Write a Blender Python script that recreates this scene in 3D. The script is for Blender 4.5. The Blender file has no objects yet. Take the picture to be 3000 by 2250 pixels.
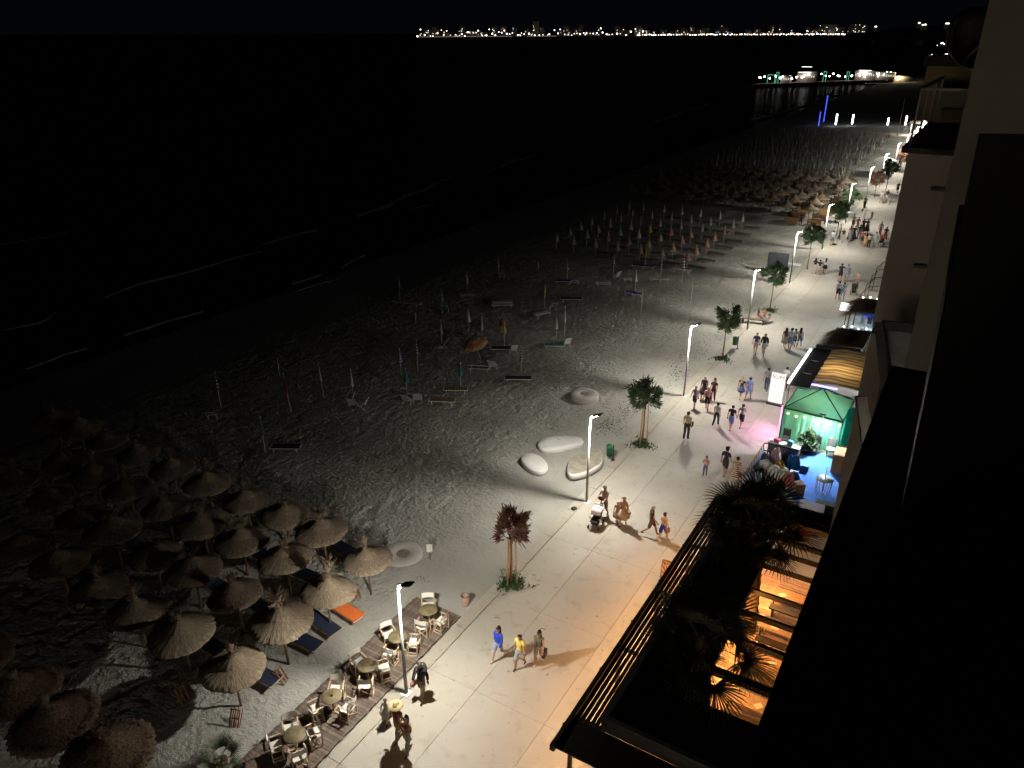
import bpy, math, random
import numpy as np
from mathutils import Vector, Matrix
R = math.radians
random.seed(7)
rng = np.random.default_rng(7)
scene = bpy.context.scene
C = scene.collection

# ------------------------------------------------------------------ camera
cam = bpy.data.objects.new('camera', bpy.data.cameras.new('camera'))
C.objects.link(cam)
cam.location = (0, 0, 22.0)
cam.rotation_euler = (R(90 - 24.68), 0, R(31.34))
cam.data.sensor_width = 36.0
cam.data.lens = 26.89
cam.data.clip_start = 0.05
cam.data.clip_end = 30000
scene.camera = cam

# ------------------------------------------------------------------ night sky
world = bpy.data.worlds.new('World'); scene.world = world; world.use_nodes = True
nt = world.node_tree; nt.nodes.clear()
wo = nt.nodes.new('ShaderNodeOutputWorld'); bg = nt.nodes.new('ShaderNodeBackground')
sky = nt.nodes.new('ShaderNodeTexSky'); sky.sky_type = 'NISHITA'; sky.sun_disc = False
sky.sun_elevation = R(-6.0); sky.sun_rotation = R(150)
mx = nt.nodes.new('ShaderNodeMixRGB'); mx.blend_type = 'ADD'; mx.inputs[0].default_value = 1.0
mx.inputs[2].default_value = (0.016, 0.019, 0.024, 1)
nt.links.new(sky.outputs[0], mx.inputs[1]); nt.links.new(mx.outputs[0], bg.inputs[0])
bg.inputs[1].default_value = 0.07
nt.links.new(bg.outputs[0], wo.inputs[0])

scene.view_settings.view_transform = 'Standard'
scene.view_settings.look = 'None'
scene.view_settings.exposure = 0.0
scene.view_settings.gamma = 1.0
scene.view_settings.use_curve_mapping = False
scene.cycles.use_denoising = True
scene.cycles.max_bounces = 6
scene.cycles.diffuse_bounces = 3
scene.cycles.sample_clamp_indirect = 4.0

LAMP_POWER = 2150.0
LAMP_COLOR = (1.0, 0.96, 0.86)

# ------------------------------------------------------------------ materials
_M = {}
def mat(name, col, rough=0.75, metal=0.0, noise=0.15, scale=8.0, bump=0.0, emit=None, es=0.0, col2=None, trans=0.0, spec=0.4, thr=None):
    if name in _M: return _M[name]
    m = bpy.data.materials.new(name); m.use_nodes = True; _M[name] = m
    n = m.node_tree; b = n.nodes['Principled BSDF']; L = n.links
    b.inputs['Roughness'].default_value = rough
    b.inputs['Metallic'].default_value = metal
    b.inputs['Specular IOR Level'].default_value = spec
    if trans: b.inputs['Transmission Weight'].default_value = trans
    if col2 is None: col2 = tuple(max(0, c * (1 - noise * 1.6)) for c in col); 
    c1 = tuple(min(1, c * (1 + noise * 0.7)) for c in col) if noise else col
    tc = n.nodes.new('ShaderNodeTexCoord'); nz = n.nodes.new('ShaderNodeTexNoise')
    nz.inputs['Scale'].default_value = scale; nz.inputs['Detail'].default_value = 5
    L.new(tc.outputs['Object'], nz.inputs['Vector'])
    r = n.nodes.new('ShaderNodeValToRGB')
    lo, hi = thr or (0.3, 0.7)
    r.color_ramp.elements[0].position = lo; r.color_ramp.elements[1].position = hi
    r.color_ramp.elements[0].color = (*col2, 1); r.color_ramp.elements[1].color = (*c1, 1)
    L.new(nz.outputs['Fac'], r.inputs['Fac']); L.new(r.outputs[0], b.inputs['Base Color'])
    if bump:
        bp = n.nodes.new('ShaderNodeBump'); bp.inputs['Strength'].default_value = 0.8; bp.inputs['Distance'].default_value = bump
        L.new(nz.outputs['Fac'], bp.inputs['Height']); L.new(bp.outputs[0], b.inputs['Normal'])
    if emit:
        b.inputs['Emission Color'].default_value = (*emit, 1); b.inputs['Emission Strength'].default_value = es
    return m

def band_mat(name, a, b_, scale, axis='X', rough=0.8, sharp=(0.48, 0.52), distort=0.0, detail_scale=1.0, transl=0.0):
    """two colours in bands along one object axis (woven or printed cloth, planks' grain)"""
    if name in _M: return _M[name]
    m = bpy.data.materials.new(name); m.use_nodes = True; _M[name] = m
    n = m.node_tree; b = n.nodes['Principled BSDF']; L = n.links
    b.inputs['Roughness'].default_value = rough
    tc = n.nodes.new('ShaderNodeTexCoord'); w = n.nodes.new('ShaderNodeTexWave'); w.bands_direction = axis
    w.inputs['Scale'].default_value = scale; w.inputs['Distortion'].default_value = distort; w.inputs['Detail Scale'].default_value = detail_scale
    L.new(tc.outputs['Object'], w.inputs['Vector'])
    r = n.nodes.new('ShaderNodeValToRGB')
    r.color_ramp.elements[0].position, r.color_ramp.elements[1].position = sharp
    r.color_ramp.elements[0].color = (*a, 1); r.color_ramp.elements[1].color = (*b_, 1)
    L.new(w.outputs['Fac'], r.inputs['Fac']); L.new(r.outputs[0], b.inputs['Base Color'])
    if transl:
        t = n.nodes.new('ShaderNodeBsdfTranslucent'); L.new(r.outputs[0], t.inputs['Color'])
        ms = n.nodes.new('ShaderNodeMixShader'); ms.inputs[0].default_value = transl
        out = [x for x in n.nodes if x.type == 'OUTPUT_MATERIAL'][0]
        L.new(b.outputs[0], ms.inputs[1]); L.new(t.outputs[0], ms.inputs[2]); L.new(ms.outputs[0], out.inputs[0])
    return m

def cloth_mat(name, col, transl=0.5, scale=3.0):
    if name in _M: return _M[name]
    m = mat(name, col, 0.8, noise=0.12, scale=scale, bump=0.01)
    n = m.node_tree; L = n.links; b = n.nodes['Principled BSDF']
    t = n.nodes.new('ShaderNodeBsdfTranslucent'); t.inputs['Color'].default_value = (*col, 1)
    ms = n.nodes.new('ShaderNodeMixShader'); ms.inputs[0].default_value = transl
    out = [x for x in n.nodes if x.type == 'OUTPUT_MATERIAL'][0]
    L.new(b.outputs[0], ms.inputs[1]); L.new(t.outputs[0], ms.inputs[2]); L.new(ms.outputs[0], out.inputs[0])
    return m

def emis(name, col, s):
    if name in _M: return _M[name]
    m = bpy.data.materials.new(name); m.use_nodes = True; _M[name] = m
    b = m.node_tree.nodes['Principled BSDF']; b.inputs['Base Color'].default_value = (0.05, 0.05, 0.05, 1)
    b.inputs['Emission Color'].default_value = (*col, 1); b.inputs['Emission Strength'].default_value = s
    return m

def sand_mat():
    m = bpy.data.materials.new('beach_sand'); m.use_nodes = True
    n = m.node_tree; b = n.nodes['Principled BSDF']; L = n.links
    b.inputs['Roughness'].default_value = 0.95; b.inputs['Specular IOR Level'].default_value = 0.1
    tc = n.nodes.new('ShaderNodeTexCoord')
    a = n.nodes.new('ShaderNodeTexNoise'); a.inputs['Scale'].default_value = 0.25; a.inputs['Detail'].default_value = 6
    c = n.nodes.new('ShaderNodeTexNoise'); c.inputs['Scale'].default_value = 4.6; c.inputs['Detail'].default_value = 3; c.inputs['Roughness'].default_value = 0.6
    L.new(tc.outputs['Object'], a.inputs['Vector']); L.new(tc.outputs['Object'], c.inputs['Vector'])
    r = n.nodes.new('ShaderNodeValToRGB')
    r.color_ramp.elements[0].position = 0.35; r.color_ramp.elements[1].position = 0.65
    r.color_ramp.elements[0].color = (0.275, 0.268, 0.235, 1); r.color_ramp.elements[1].color = (0.375, 0.365, 0.325, 1)
    L.new(a.outputs['Fac'], r.inputs['Fac']); L.new(r.outputs[0], b.inputs['Base Color'])
    bp = n.nodes.new('ShaderNodeBump'); bp.inputs['Strength'].default_value = 1.0; bp.inputs['Distance'].default_value = 0.20
    sp = n.nodes.new('ShaderNodeSeparateXYZ'); L.new(tc.outputs['Object'], sp.inputs[0])
    mr = n.nodes.new('ShaderNodeMapRange'); mr.inputs[1].default_value = -15.2; mr.inputs[2].default_value = -21.5; mr.inputs[3].default_value = 0.16; mr.inputs[4].default_value = 1.0
    L.new(sp.outputs['X'], mr.inputs[0]); L.new(mr.outputs[0], bp.inputs['Strength'])
    L.new(c.outputs['Fac'], bp.inputs['Height']); L.new(bp.outputs[0], b.inputs['Normal'])
    return m

def concrete_mat(name, base, dark, spots=True):
    if name in _M: return _M[name]
    m = bpy.data.materials.new(name); m.use_nodes = True; _M[name] = m
    n = m.node_tree; b = n.nodes['Principled BSDF']; L = n.links
    b.inputs['Specular IOR Level'].default_value = 0.3
    tc = n.nodes.new('ShaderNodeNewGeometry')
    def noise(s, d, dist=0.0):
        z = n.nodes.new('ShaderNodeTexNoise'); z.inputs['Scale'].default_value = s; z.inputs['Detail'].default_value = d
        z.inputs['Distortion'].default_value = dist
        L.new(tc.outputs['Position'], z.inputs['Vector']); return z
    def ramp(src, p0, p1, c0, c1):
        r = n.nodes.new('ShaderNodeValToRGB'); e = r.color_ramp.elements
        e[0].position = p0; e[1].position = p1; e[0].color = (*c0, 1); e[1].color = (*c1, 1)
        L.new(src, r.inputs['Fac']); return r
    def mul(x, y, f=1.0):
        q = n.nodes.new('ShaderNodeMixRGB'); q.blend_type = 'MULTIPLY'; q.inputs[0].default_value = f
        L.new(x, q.inputs[1]); L.new(y, q.inputs[2]); return q
    base_r = ramp(noise(0.28, 7).outputs['Fac'], 0.32, 0.68, dark, base)
    blot = ramp(noise(1.7, 5, 0.6).outputs['Fac'], 0.33, 0.43, (0.82, 0.8, 0.78), (1, 1, 1))
    sp = ramp(noise(3.9, 3, 0.4).outputs['Fac'], 0.26, 0.325, (0.55, 0.52, 0.48), (1, 1, 1))
    fine = ramp(noise(38, 4).outputs['Fac'], 0.3, 0.7, (0.88, 0.88, 0.88), (1.05, 1.05, 1.05))
    o = mul(mul(mul(base_r.outputs[0], blot.outputs[0], 0.6).outputs[0], sp.outputs[0], 0.8).outputs[0], fine.outputs[0])
    L.new(o.outputs[0], b.inputs['Base Color'])
    rr = ramp(noise(0.5, 5).outputs['Fac'], 0.35, 0.65, (0.58, 0.58, 0.58), (0.85, 0.85, 0.85))
    L.new(rr.outputs[0], b.inputs['Roughness'])
    bp = n.nodes.new('ShaderNodeBump'); bp.inputs['Strength'].default_value = 0.3; bp.inputs['Distance'].default_value = 0.01
    L.new(noise(25, 6).outputs['Fac'], bp.inputs['Height']); L.new(bp.outputs[0], b.inputs['Normal'])
    return m

def sea_mat():
    m = bpy.data.materials.new('sea_water'); m.use_nodes = True
    n = m.node_tree; n.nodes.clear(); L = n.links
    out = n.nodes.new('ShaderNodeOutputMaterial'); df = n.nodes.new('ShaderNodeBsdfDiffuse'); b = n.nodes.new('ShaderNodeBsdfGlossy')
    df.inputs['Color'].default_value = (0.004, 0.006, 0.007, 1); b.inputs['Color'].default_value = (1, 1, 1, 1); b.inputs['Roughness'].default_value = 0.2
    ms = n.nodes.new('ShaderNodeMixShader'); ms.inputs[0].default_value = 0.03
    L.new(df.outputs[0], ms.inputs[1]); L.new(b.outputs[0], ms.inputs[2]); L.new(ms.outputs[0], out.inputs[0])
    tc = n.nodes.new('ShaderNodeTexCoord'); z = n.nodes.new('ShaderNodeTexNoise')
    z.inputs['Scale'].default_value = 0.5; z.inputs['Detail'].default_value = 6
    L.new(tc.outputs['Object'], z.inputs['Vector'])
    bp = n.nodes.new('ShaderNodeBump'); bp.inputs['Strength'].default_value = 0.55; bp.inputs['Distance'].default_value = 0.35
    L.new(z.outputs['Fac'], bp.inputs['Height']); L.new(bp.outputs[0], b.inputs['Normal'])
    return m

# ------------------------------------------------------------------ mesh helpers
class MB:
    """collects simple shapes and links them as one mesh object"""
    def __init__(s): s.v = []; s.f = []; s.mi = []; s.m = 0; s.sm = []
    def add(s, vs, fs, smooth=False):
        o = len(s.v); s.v += [tuple(p) for p in vs]
        for f in fs: s.f.append([o + i for i in f]); s.mi.append(s.m); s.sm.append(smooth)
        return s
    def box(s, c, d, rz=0.0, rx=0.0, ry=0.0):
        hx, hy, hz = d[0] / 2, d[1] / 2, d[2] / 2
        M = Matrix.Rotation(rz, 3, 'Z') @ Matrix.Rotation(ry, 3, 'Y') @ Matrix.Rotation(rx, 3, 'X')
        vs = [Vector(c) + M @ Vector((x * hx, y * hy, z * hz)) for x in (-1, 1) for y in (-1, 1) for z in (-1, 1)]
        return s.add(vs, [(0, 1, 3, 2), (4, 6, 7, 5), (0, 4, 5, 1), (2, 3, 7, 6), (0, 2, 6, 4), (1, 5, 7, 3)])
    def tube(s, pts, r, n=8, smooth=True, caps=True):
        pts = [Vector(p) for p in pts]; rs = r if isinstance(r, (list, tuple)) else [r] * len(pts)
        vs = []; fs = []
        for i, p in enumerate(pts):
            t = (pts[min(i + 1, len(pts) - 1)] - pts[max(i - 1, 0)]).normalized()
            u = t.orthogonal().normalized() if i == 0 else (u - t * u.dot(t)).normalized()
            w = t.cross(u)
            for k in range(n):
                a = 2 * math.pi * k / n; vs.append(p + (u * math.cos(a) + w * math.sin(a)) * rs[i])
        for i in range(len(pts) - 1):
            for k in range(n):
                a = i * n + k; b = i * n + (k + 1) % n; fs.append((a, b, b + n, a + n))
        s.add(vs, fs, smooth)
        if caps:
            o = len(s.v) - len(vs)
            s.f.append([o + k for k in range(n)][::-1]); s.mi.append(s.m); s.sm.append(False)
            s.f.append([o + (len(pts) - 1) * n + k for k in range(n)]); s.mi.append(s.m); s.sm.append(False)
        return s
    def bar(s, a, b, w, d=None):
        a = Vector(a); b = Vector(b); d = d or w
        t = (b - a).normalized(); up = Vector((0, 0, 1)) if abs(t.z) < 0.95 else Vector((0, 1, 0))
        u = t.cross(up).normalized(); v = u.cross(t)
        vs = [p + u * (x * w / 2) + v * (y * d / 2) for p in (a, b) for x, y in ((-1, -1), (1, -1), (1, 1), (-1, 1))]
        return s.add(vs, [(0, 3, 2, 1), (4, 5, 6, 7), (0, 1, 5, 4), (1, 2, 6, 5), (2, 3, 7, 6), (3, 0, 4, 7)])
    def lathe(s, prof, n=24, c=(0, 0, 0), smooth=True, wob=None):
        vs = []; fs = []
        for i, (r, z) in enumerate(prof):
            for k in range(n):
                a = 2 * math.pi * k / n; rr = r * (wob(i, k) if wob else 1)
                vs.append((c[0] + rr * math.cos(a), c[1] + rr * math.sin(a), c[2] + z))
        for i in range(len(prof) - 1):
            for k in range(n):
                a = i * n + k; b = i * n + (k + 1) % n; fs.append((a, b, b + n, a + n))
        return s.add(vs, fs, smooth)
    def prism(s, poly, z0, z1):
        n = len(poly)
        vs = [(x, y, z0) for x, y in poly] + [(x, y, z1) for x, y in poly]
        return s.add(vs, [list(range(n))[::-1], list(range(n, 2 * n))] + [(i, (i + 1) % n, n + (i + 1) % n, n + i) for i in range(n)])
    def slab3(s, pts, off):
        n = len(pts); o = Vector(off)
        vs = [Vector(p) for p in pts] + [Vector(p) + o for p in pts]
        return s.add(vs, [list(range(n)), list(range(n, 2 * n))[::-1]] + [(i, n + i, n + (i + 1) % n, (i + 1) % n) for i in range(n)])
    def mesh(s, name, mats):
        me = bpy.data.meshes.new(name); me.from_pydata(s.v, [], s.f)
        for m in (mats if isinstance(mats, (list, tuple)) else [mats]): me.materials.append(m)
        me.polygons.foreach_set('material_index', s.mi); me.polygons.foreach_set('use_smooth', s.sm)
        me.update(); return me
    def obj(s, name, mats, parent=None, loc=None):
        return link(name, s.mesh(name, mats), parent, loc)

def link(name, data, parent=None, loc=None, rot=None, scl=None):
    o = bpy.data.objects.new(name, data); C.objects.link(o)
    if parent: o.parent = parent
    if loc is not None: o.location = loc
    if rot is not None: o.rotation_euler = rot
    if scl is not None: o.scale = scl if hasattr(scl, '__len__') else (scl,) * 3
    return o
def tag(o, label, cat, group=None):
    o['label'] = label; o['category'] = cat
    if group: o['group'] = group
    return o
def thing(name, label, cat, loc=(0, 0, 0), rz=0.0, group=None):
    return tag(link(name, None, None, loc, (0, 0, rz)), label, cat, group)
def struct(o): o['kind'] = 'structure'; return o
def stuff(o): o['kind'] = 'stuff'; return o
def kids(o): return KIDS.get(o.name, [])
KIDS = {}
def remember(root):
    """note a finished prototype's parts, for copying"""
    for o in list(C.objects):
        if o.parent == root: KIDS.setdefault(root.name, []).append(o); remember(o)
def dup(root, loc, rz=None, label=None, scl=None, group=None):
    r = root.copy(); C.objects.link(r); r.location = loc
    if rz is not None: r.rotation_euler = (0, 0, rz)
    if scl: r.scale = scl if hasattr(scl, '__len__') else (scl,) * 3
    if label: r['label'] = label
    if group: r['group'] = group
    for ch in kids(root):
        c = ch.copy(); C.objects.link(c); c.parent = r
        for g2 in kids(ch):
            d = g2.copy(); C.objects.link(d); d.parent = c
    return r
ORD = ['zeroth', 'first', 'second', 'third', 'fourth', 'fifth', 'sixth', 'seventh', 'eighth', 'ninth', 'tenth', 'eleventh', 'twelfth',
       'thirteenth', 'fourteenth', 'fifteenth', 'sixteenth', 'seventeenth', 'eighteenth', 'nineteenth', 'twentieth', 'twenty-first',
       'twenty-second', 'twenty-third', 'twenty-fourth', 'twenty-fifth']
def area(name, loc, size, power, col, rot=(0, 0, 0), parent=None, size_y=None):
    l = bpy.data.lights.new(name, 'AREA'); l.energy = power; l.color = col; l.size = size
    if size_y: l.shape = 'RECTANGLE'; l.size_y = size_y
    return link(name, l, parent, loc, rot)
def point(name, loc, power, col, r=0.05, parent=None):
    l = bpy.data.lights.new(name, 'POINT'); l.energy = power; l.color = col; l.shadow_soft_size = r
    return link(name, l, parent, loc)
# ================================================================== SETTING
# sand with real trampled relief, finer near the promenade
def vnoise(xs, ys, period, seed):
    r = np.random.default_rng(seed); T = 256
    g = r.random((T, T))
    u = xs / period; v = ys / period
    iu = np.floor(u).astype(int); iv = np.floor(v).astype(int)
    fu = u - iu; fv = v - iv
    fu = fu * fu * (3 - 2 * fu); fv = fv * fv * (3 - 2 * fv)
    A = g[np.ix_(iu % T, iv % T)]; B = g[np.ix_((iu + 1) % T, iv % T)]
    D = g[np.ix_(iu % T, (iv + 1) % T)]; E = g[np.ix_((iu + 1) % T, (iv + 1) % T)]
    fu = fu[:, None]; fv = fv[None, :]
    return (A * (1 - fu) + B * fu) * (1 - fv) + (D * (1 - fu) + E * fu) * fv
def spaced(segs):
    out = []
    for a, b, s in segs: out.append(np.arange(a, b, s))
    return np.concatenate(out + [np.array([segs[-1][1]])])
xs = spaced([(-140, -70, 6), (-70, -46, 0.8), (-46, -34, 0.16), (-34, -14.62, 0.10)])
ys = spaced([(-30, 4, 1.5), (4, 60, 0.10), (60, 100, 0.16), (100, 200, 0.7), (200, 700, 8)])
n1 = vnoise(xs, ys, 0.30, 1) * 0.55 + vnoise(xs, ys * 0.8 + xs[:1] * 0, 0.47, 2) * 0.45
n1 = 1 - np.abs(2 * n1 - 1) * 0.6 + (n1 - 0.5) * 0.6
h = n1 * 0.13 + vnoise(xs, ys, 2.6, 3) * 0.04 + 0.12
edge = np.clip((-14.62 - xs) / 3.2, 0, 1)[:, None]
calm = 0.30 + 0.70 * np.clip((-17.5 - xs) / 3.5, 0, 1)[:, None]
h = (h - 0.2) * calm * (0.25 + 0.75 * edge) + 0.02 * edge - 0.03 * (1 - edge)
deck_zone = ((xs > -17.3)[:, None] & (ys < 20.4)[None, :]); h = np.where(deck_zone, h * 0.3 - 0.02, h)
for (x0_, y0_, x1_, y1_) in ((-16.4, 40, -18.6, 76), (-18.0, 40, -20.2, 76)):
    tt_ = np.clip((ys - y0_) / (y1_ - y0_), 0, 1); cx_ = x0_ + (x1_ - x0_) * tt_ + 0.25 * np.sin(ys * 0.22 + x0_)
    on_ = ((ys > y0_) & (ys < y1_))[None, :]
    dx_ = xs[:, None] - cx_[None, :]
    h = np.where(on_ & (np.abs(dx_) < 0.16), h * 0.8 - 0.012, h) + on_ * 0.010 * np.exp(-((np.abs(dx_) - 0.24) / 0.07) ** 2)
slope = np.where(xs < -44, (xs + 44) * 0.055, 0.0)[:, None]
fade = np.clip((xs + 52) / 8, 0, 1)[:, None]
h = h * fade + slope
X, Y = np.meshgrid(xs, ys, indexing='ij')
co = np.stack([X, Y, h], -1).reshape(-1, 3)
nx, ny = len(xs), len(ys)
i, j = np.meshgrid(np.arange(nx - 1), np.arange(ny - 1), indexing='ij')
a = (i * ny + j).ravel(); quads = np.stack([a, a + ny, a + ny + 1, a + 1], -1)
me = bpy.data.meshes.new('sand_beach')
me.vertices.add(len(co)); me.vertices.foreach_set('co', co.ravel().astype(np.float32))
me.loops.add(quads.size); me.loops.foreach_set('vertex_index', quads.ravel().astype(np.int32))
me.polygons.add(len(quads)); me.polygons.foreach_set('loop_start', np.arange(0, quads.size, 4, dtype=np.int32))
me.update(calc_edges=True); me.validate()
me.polygons.foreach_set('use_smooth', [True] * len(quads))
me.materials.append(sand_mat())
struct(link('sand_beach', me))

m_sea = sea_mat()
b = MB(); b.add([(-9000, -4000, -0.62), (-50, -4000, -0.62), (-50, 420, -0.62), (-9000, 420, -0.62)], [(0, 1, 2, 3)])
b.add([(-9000, 420, -0.62), (-46, 420, -0.62), (-30, 1500, -0.62), (600, 6800, -0.62), (2000, 20000, -0.62), (-9000, 20000, -0.62)], [(0, 1, 2, 3, 4, 5)])
struct(b.obj('sea', m_sea))
m_land = mat('dark_land', (0.05, 0.05, 0.035), 0.9, noise=0.4, scale=0.05)
b = MB(); b.add([(-14.62, -200, -0.10), (3000, -200, -0.10), (3000, 20000, -0.10), (2000, 20000, -0.10), (600, 6800, -0.10), (-30, 1500, -0.10), (-60, 700, -0.10), (-60, 420, -0.10), (-14.62, 420, -0.10)],
                [(0, 1, 2, 3, 4, 5, 6, 7, 8)])
struct(b.obj('ground', m_land))

# promenade: kerb and concrete slabs with open joints
m_con = concrete_mat('promenade_concrete', (0.42, 0.392, 0.333), (0.35, 0.325, 0.275))
m_pol = concrete_mat('trowelled_concrete', (0.41, 0.38, 0.325), (0.335, 0.315, 0.275))
m_ker = concrete_mat('kerb_concrete', (0.40, 0.37, 0.30), (0.32, 0.29, 0.24))
m_joint = mat('joint_filler', (0.24, 0.19, 0.15), 0.9)
b = MB(); b.box((-5.3, 80, -0.07), (18.58, 280, 0.08)); prom = struct(b.obj('promenade', m_joint))
def piece(name, x0, x1, y0, y1, z0, z1, m, par):
    bb = MB(); g = 0.004; e = 0.006
    bb.add([(x0, y0, z0), (x1, y0, z0), (x1, y1, z0), (x0, y1, z0), (x0, y0, z1 - g), (x1, y0, z1 - g), (x1, y1, z1 - g), (x0, y1, z1 - g),
            (x0 + e, y0 + e, z1), (x1 - e, y0 + e, z1), (x1 - e, y1 - e, z1), (x0 + e, y1 - e, z1)],
           [(0, 3, 2, 1), (0, 1, 5, 4), (1, 2, 6, 5), (2, 3, 7, 6), (3, 0, 4, 7), (4, 5, 9, 8), (5, 6, 10, 9), (6, 7, 11, 10), (7, 4, 8, 11), (8, 9, 10, 11)])
    return bb.obj(name, m, par)
yj = [2.4 + 4.9 * k for k in range(22)]
piece('slab', -14.1, 3.0, -58, 2.395, -0.06, 0.0, m_con, prom)
for k in range(21):
    y0, y1 = yj[k] + 0.0025, yj[k + 1] - 0.0025
    for x0, x1, mm in ((-14.1, -12.006, m_con), (-11.994, -9.106, m_pol), (-9.094, -4.0, m_con)):
        piece('slab', x0, x1, y0, y1, -0.06, 0.0, mm, prom)
    piece('slab', -3.98, 3.0, y0, y1, -0.06, 0.0, m_con, prom)
for x0, x1, mm in ((-14.1, -12.01, m_con), (-11.99, -9.11, m_pol), (-9.09, 3.0, m_con)):
    piece('slab', x0, x1, yj[-1] + 0.006, 220, -0.06, 0.0, mm, prom)
kb = struct(MB().box((-14.37, 100, -0.08), (0.5, 240, 0.04)).obj('kerb', m_joint))
for k in range(60):
    y0 = 2.4 + 2.45 * k
    piece('kerb_stone', -14.62, -14.12, y0 + 0.005, y0 + 2.445, -0.10, 0.012 + 0.003 * random.random(), m_ker, kb)

# foam lines left by the breakers, each a lumpy strip on the water
m_foam = mat('sea_foam', (0.50, 0.52, 0.52), 0.9, noise=0.25, scale=2.5)
fb = MB()
def foam(pts, w):
    P = []
    for k in range(len(pts) - 1):
        (x0, y0), (x1, y1) = pts[k], pts[k + 1]
        n = max(4, int(math.hypot(x1 - x0, y1 - y0) / 0.8))
        for q in range(n): P.append((x0 + (x1 - x0) * q / n, y0 + (y1 - y0) * q / n))
    N = len(P); ph = random.random() * 9
    for k in range(N - 1):
        if math.sin(k * 0.21 + ph) + math.sin(k * 0.077 + ph * 2) < -1.45: continue
        def ww(q): return w * 0.5 * (0.35 + 0.75 * abs(math.sin(q * 0.31 + ph) * math.sin(q * 0.113 + 1))) * min(1, q / 14, (N - 1 - q) / 14)
        j = [0.35 * math.sin(q * 0.4 + ph) for q in (k, k + 1)]
        a, c = P[k], P[k + 1]
        z = -0.56
        H0_, H1_ = 0.08 + .45 * ww(k), 0.08 + .45 * ww(k + 1)
        fb.add([(a[0] - ww(k) + j[0], a[1], z), (a[0] + j[0], a[1], z + H0_), (a[0] + ww(k) * 0.9 + j[0], a[1], z - .02), (c[0] - ww(k + 1) + j[1], c[1], z), (c[0] + j[1], c[1], z + H1_), (c[0] + ww(k + 1) * 0.9 + j[1], c[1], z - .02)], [(0, 1, 4, 3), (1, 2, 5, 4)], True)
foam([(-71.08, 59.49), (-70.01, 72.65), (-76.16, 98.90), (-79.07, 110.54)], 1.3)
foam([(-68.26, 38.59), (-68.76, 43.40), (-68.88, 50.57), (-68.09, 58.56)], 1.0)
foam([(-67.35, 28.92), (-66.79, 31.72), (-68.41, 34.45)], 1.0)
foam([(-56.94, 30.75), (-57.79, 34.27), (-57.82, 37.19), (-56.44, 41.74)], 0.8)
foam([(-55.86, 47.99), (-56.40, 51.60), (-56.54, 55.80)], 0.6)
foam([(-53.92, 49.18), (-53.63, 53.01), (-53.39, 56.98)], 0.5)
foam([(-57.79, 25.43), (-57.83, 28.53), (-56.94, 30.75)], 0.6)
foam([(-56.38, 57.41), (-57.00, 61.85), (-57.01, 63.55)], 0.5)
foam([(-96.51, 44.01), (-95.91, 49.27), (-97.29, 53.77)], 0.7)
foam([(-77.04, 118.26), (-78.70, 131.79), (-79.37, 142.49)], 1.0)
foam([(-68.53, 84.88), (-67.74, 91.07)], 0.6)
foam([(-80.73, 202.84), (-85.91, 246.59), (-89.33, 292.32)], 1.0)
foam([(-61.08, 230.64), (-57.90, 270.71), (-59.79, 329.69)], 1.1)
foam([(-59.79, 329.69), (-52.15, 367.69), (-44.51, 379.73)], 1.0)
stuff(fb.obj('sea_foam', m_foam))

# grass verge and weeds on the sand beside the kerb
gb = MB()
def tuft(x, y, s, z=0.0, n=5):
    for _ in range(n):
        a = random.uniform(0, 6.28); l = s * random.uniform(0.6, 1.2)
        dx, dy = math.cos(a), math.sin(a)
        w = l * 0.28
        gb.add([(x - dy * w, y + dx * w, z), (x + dy * w, y - dx * w, z), (x + dx * l * 0.7, y + dy * l * 0.7, z + l * random.uniform(0.3, 0.9))], [(0, 1, 2)])
for (cx, cy, sx, sy, n) in ((-15.6, 62, 0.9, 7, 800), (-16.4, 52, 1.2, 4, 350), (-16.5, 41.5, 1.3, 2.6, 300), (-16.8, 38.6, 1.3, 1.2, 380), (-15.6, 48, 0.9, 3, 200),
                            (-15.0, 84, 0.7, 8, 300), (-14.9, 110, 0.8, 14, 500), (-17.6, 21.1, 0.5, 0.35, 60), (-17.4, 9.6, 0.5, 0.5, 40)):
    for _ in range(n):
        x = random.gauss(cx, sx * 0.5); y = random.gauss(cy, sy * 0.5)
        if x < -14.75: tuft(x, y, random.uniform(0.035, 0.09), 0.02, 3)
stuff(gb.obj('grass', mat('verge_grass', (0.10, 0.115, 0.055), 0.9, noise=0.5, scale=1.5)))

# ================================================================== STREET LAMPS
m_steel = mat('pale_grey_paint', (0.66, 0.66, 0.64), 0.5, 0.0, noise=0.06, scale=20)
m_dark = mat('dark_metal', (0.03, 0.03, 0.032), 0.45, 0.3, noise=0.1)
m_led = emis('led_lens', (1.0, 0.96, 0.88), 60)
lamp = thing('street_lamp', 'x', 'street lamp', (-14.1, 15.7, 0), 0, 'street lamps along the promenade kerb')
MB().tube([(0, 0, 0), (0, 0, 2.2), (0, 0, 5.0)], [0.065, 0.055, 0.036], 12).obj('pole', m_steel, lamp)
MB().box((0, 0, 0.012), (0.34, 0.34, 0.024)).obj('base_plate', m_steel, lamp)
hd = MB().box((0.38, 0.05, 5.12), (0.44, 0.28, 0.05), 0, 0, -R(24)).bar((0, 0, 4.95), (0.18, 0.03, 5.03), 0.06).obj('lamp_head', m_dark, lamp)
MB().box((0.31, 0.05, 5.045), (0.20, 0.20, 0.014), 0, 0, -R(24)).lathe([(0, .05), (.045, .03), (.06, 0), (.045, -.03), (0, -.05)], 10, (.11, -.04, 4.955)).obj('led_lens', m_led, hd)
MB().tube([(0, 0, 4.86), (0, 0, 4.98)], 0.046, 12).obj('collar', m_steel, lamp)
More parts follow.
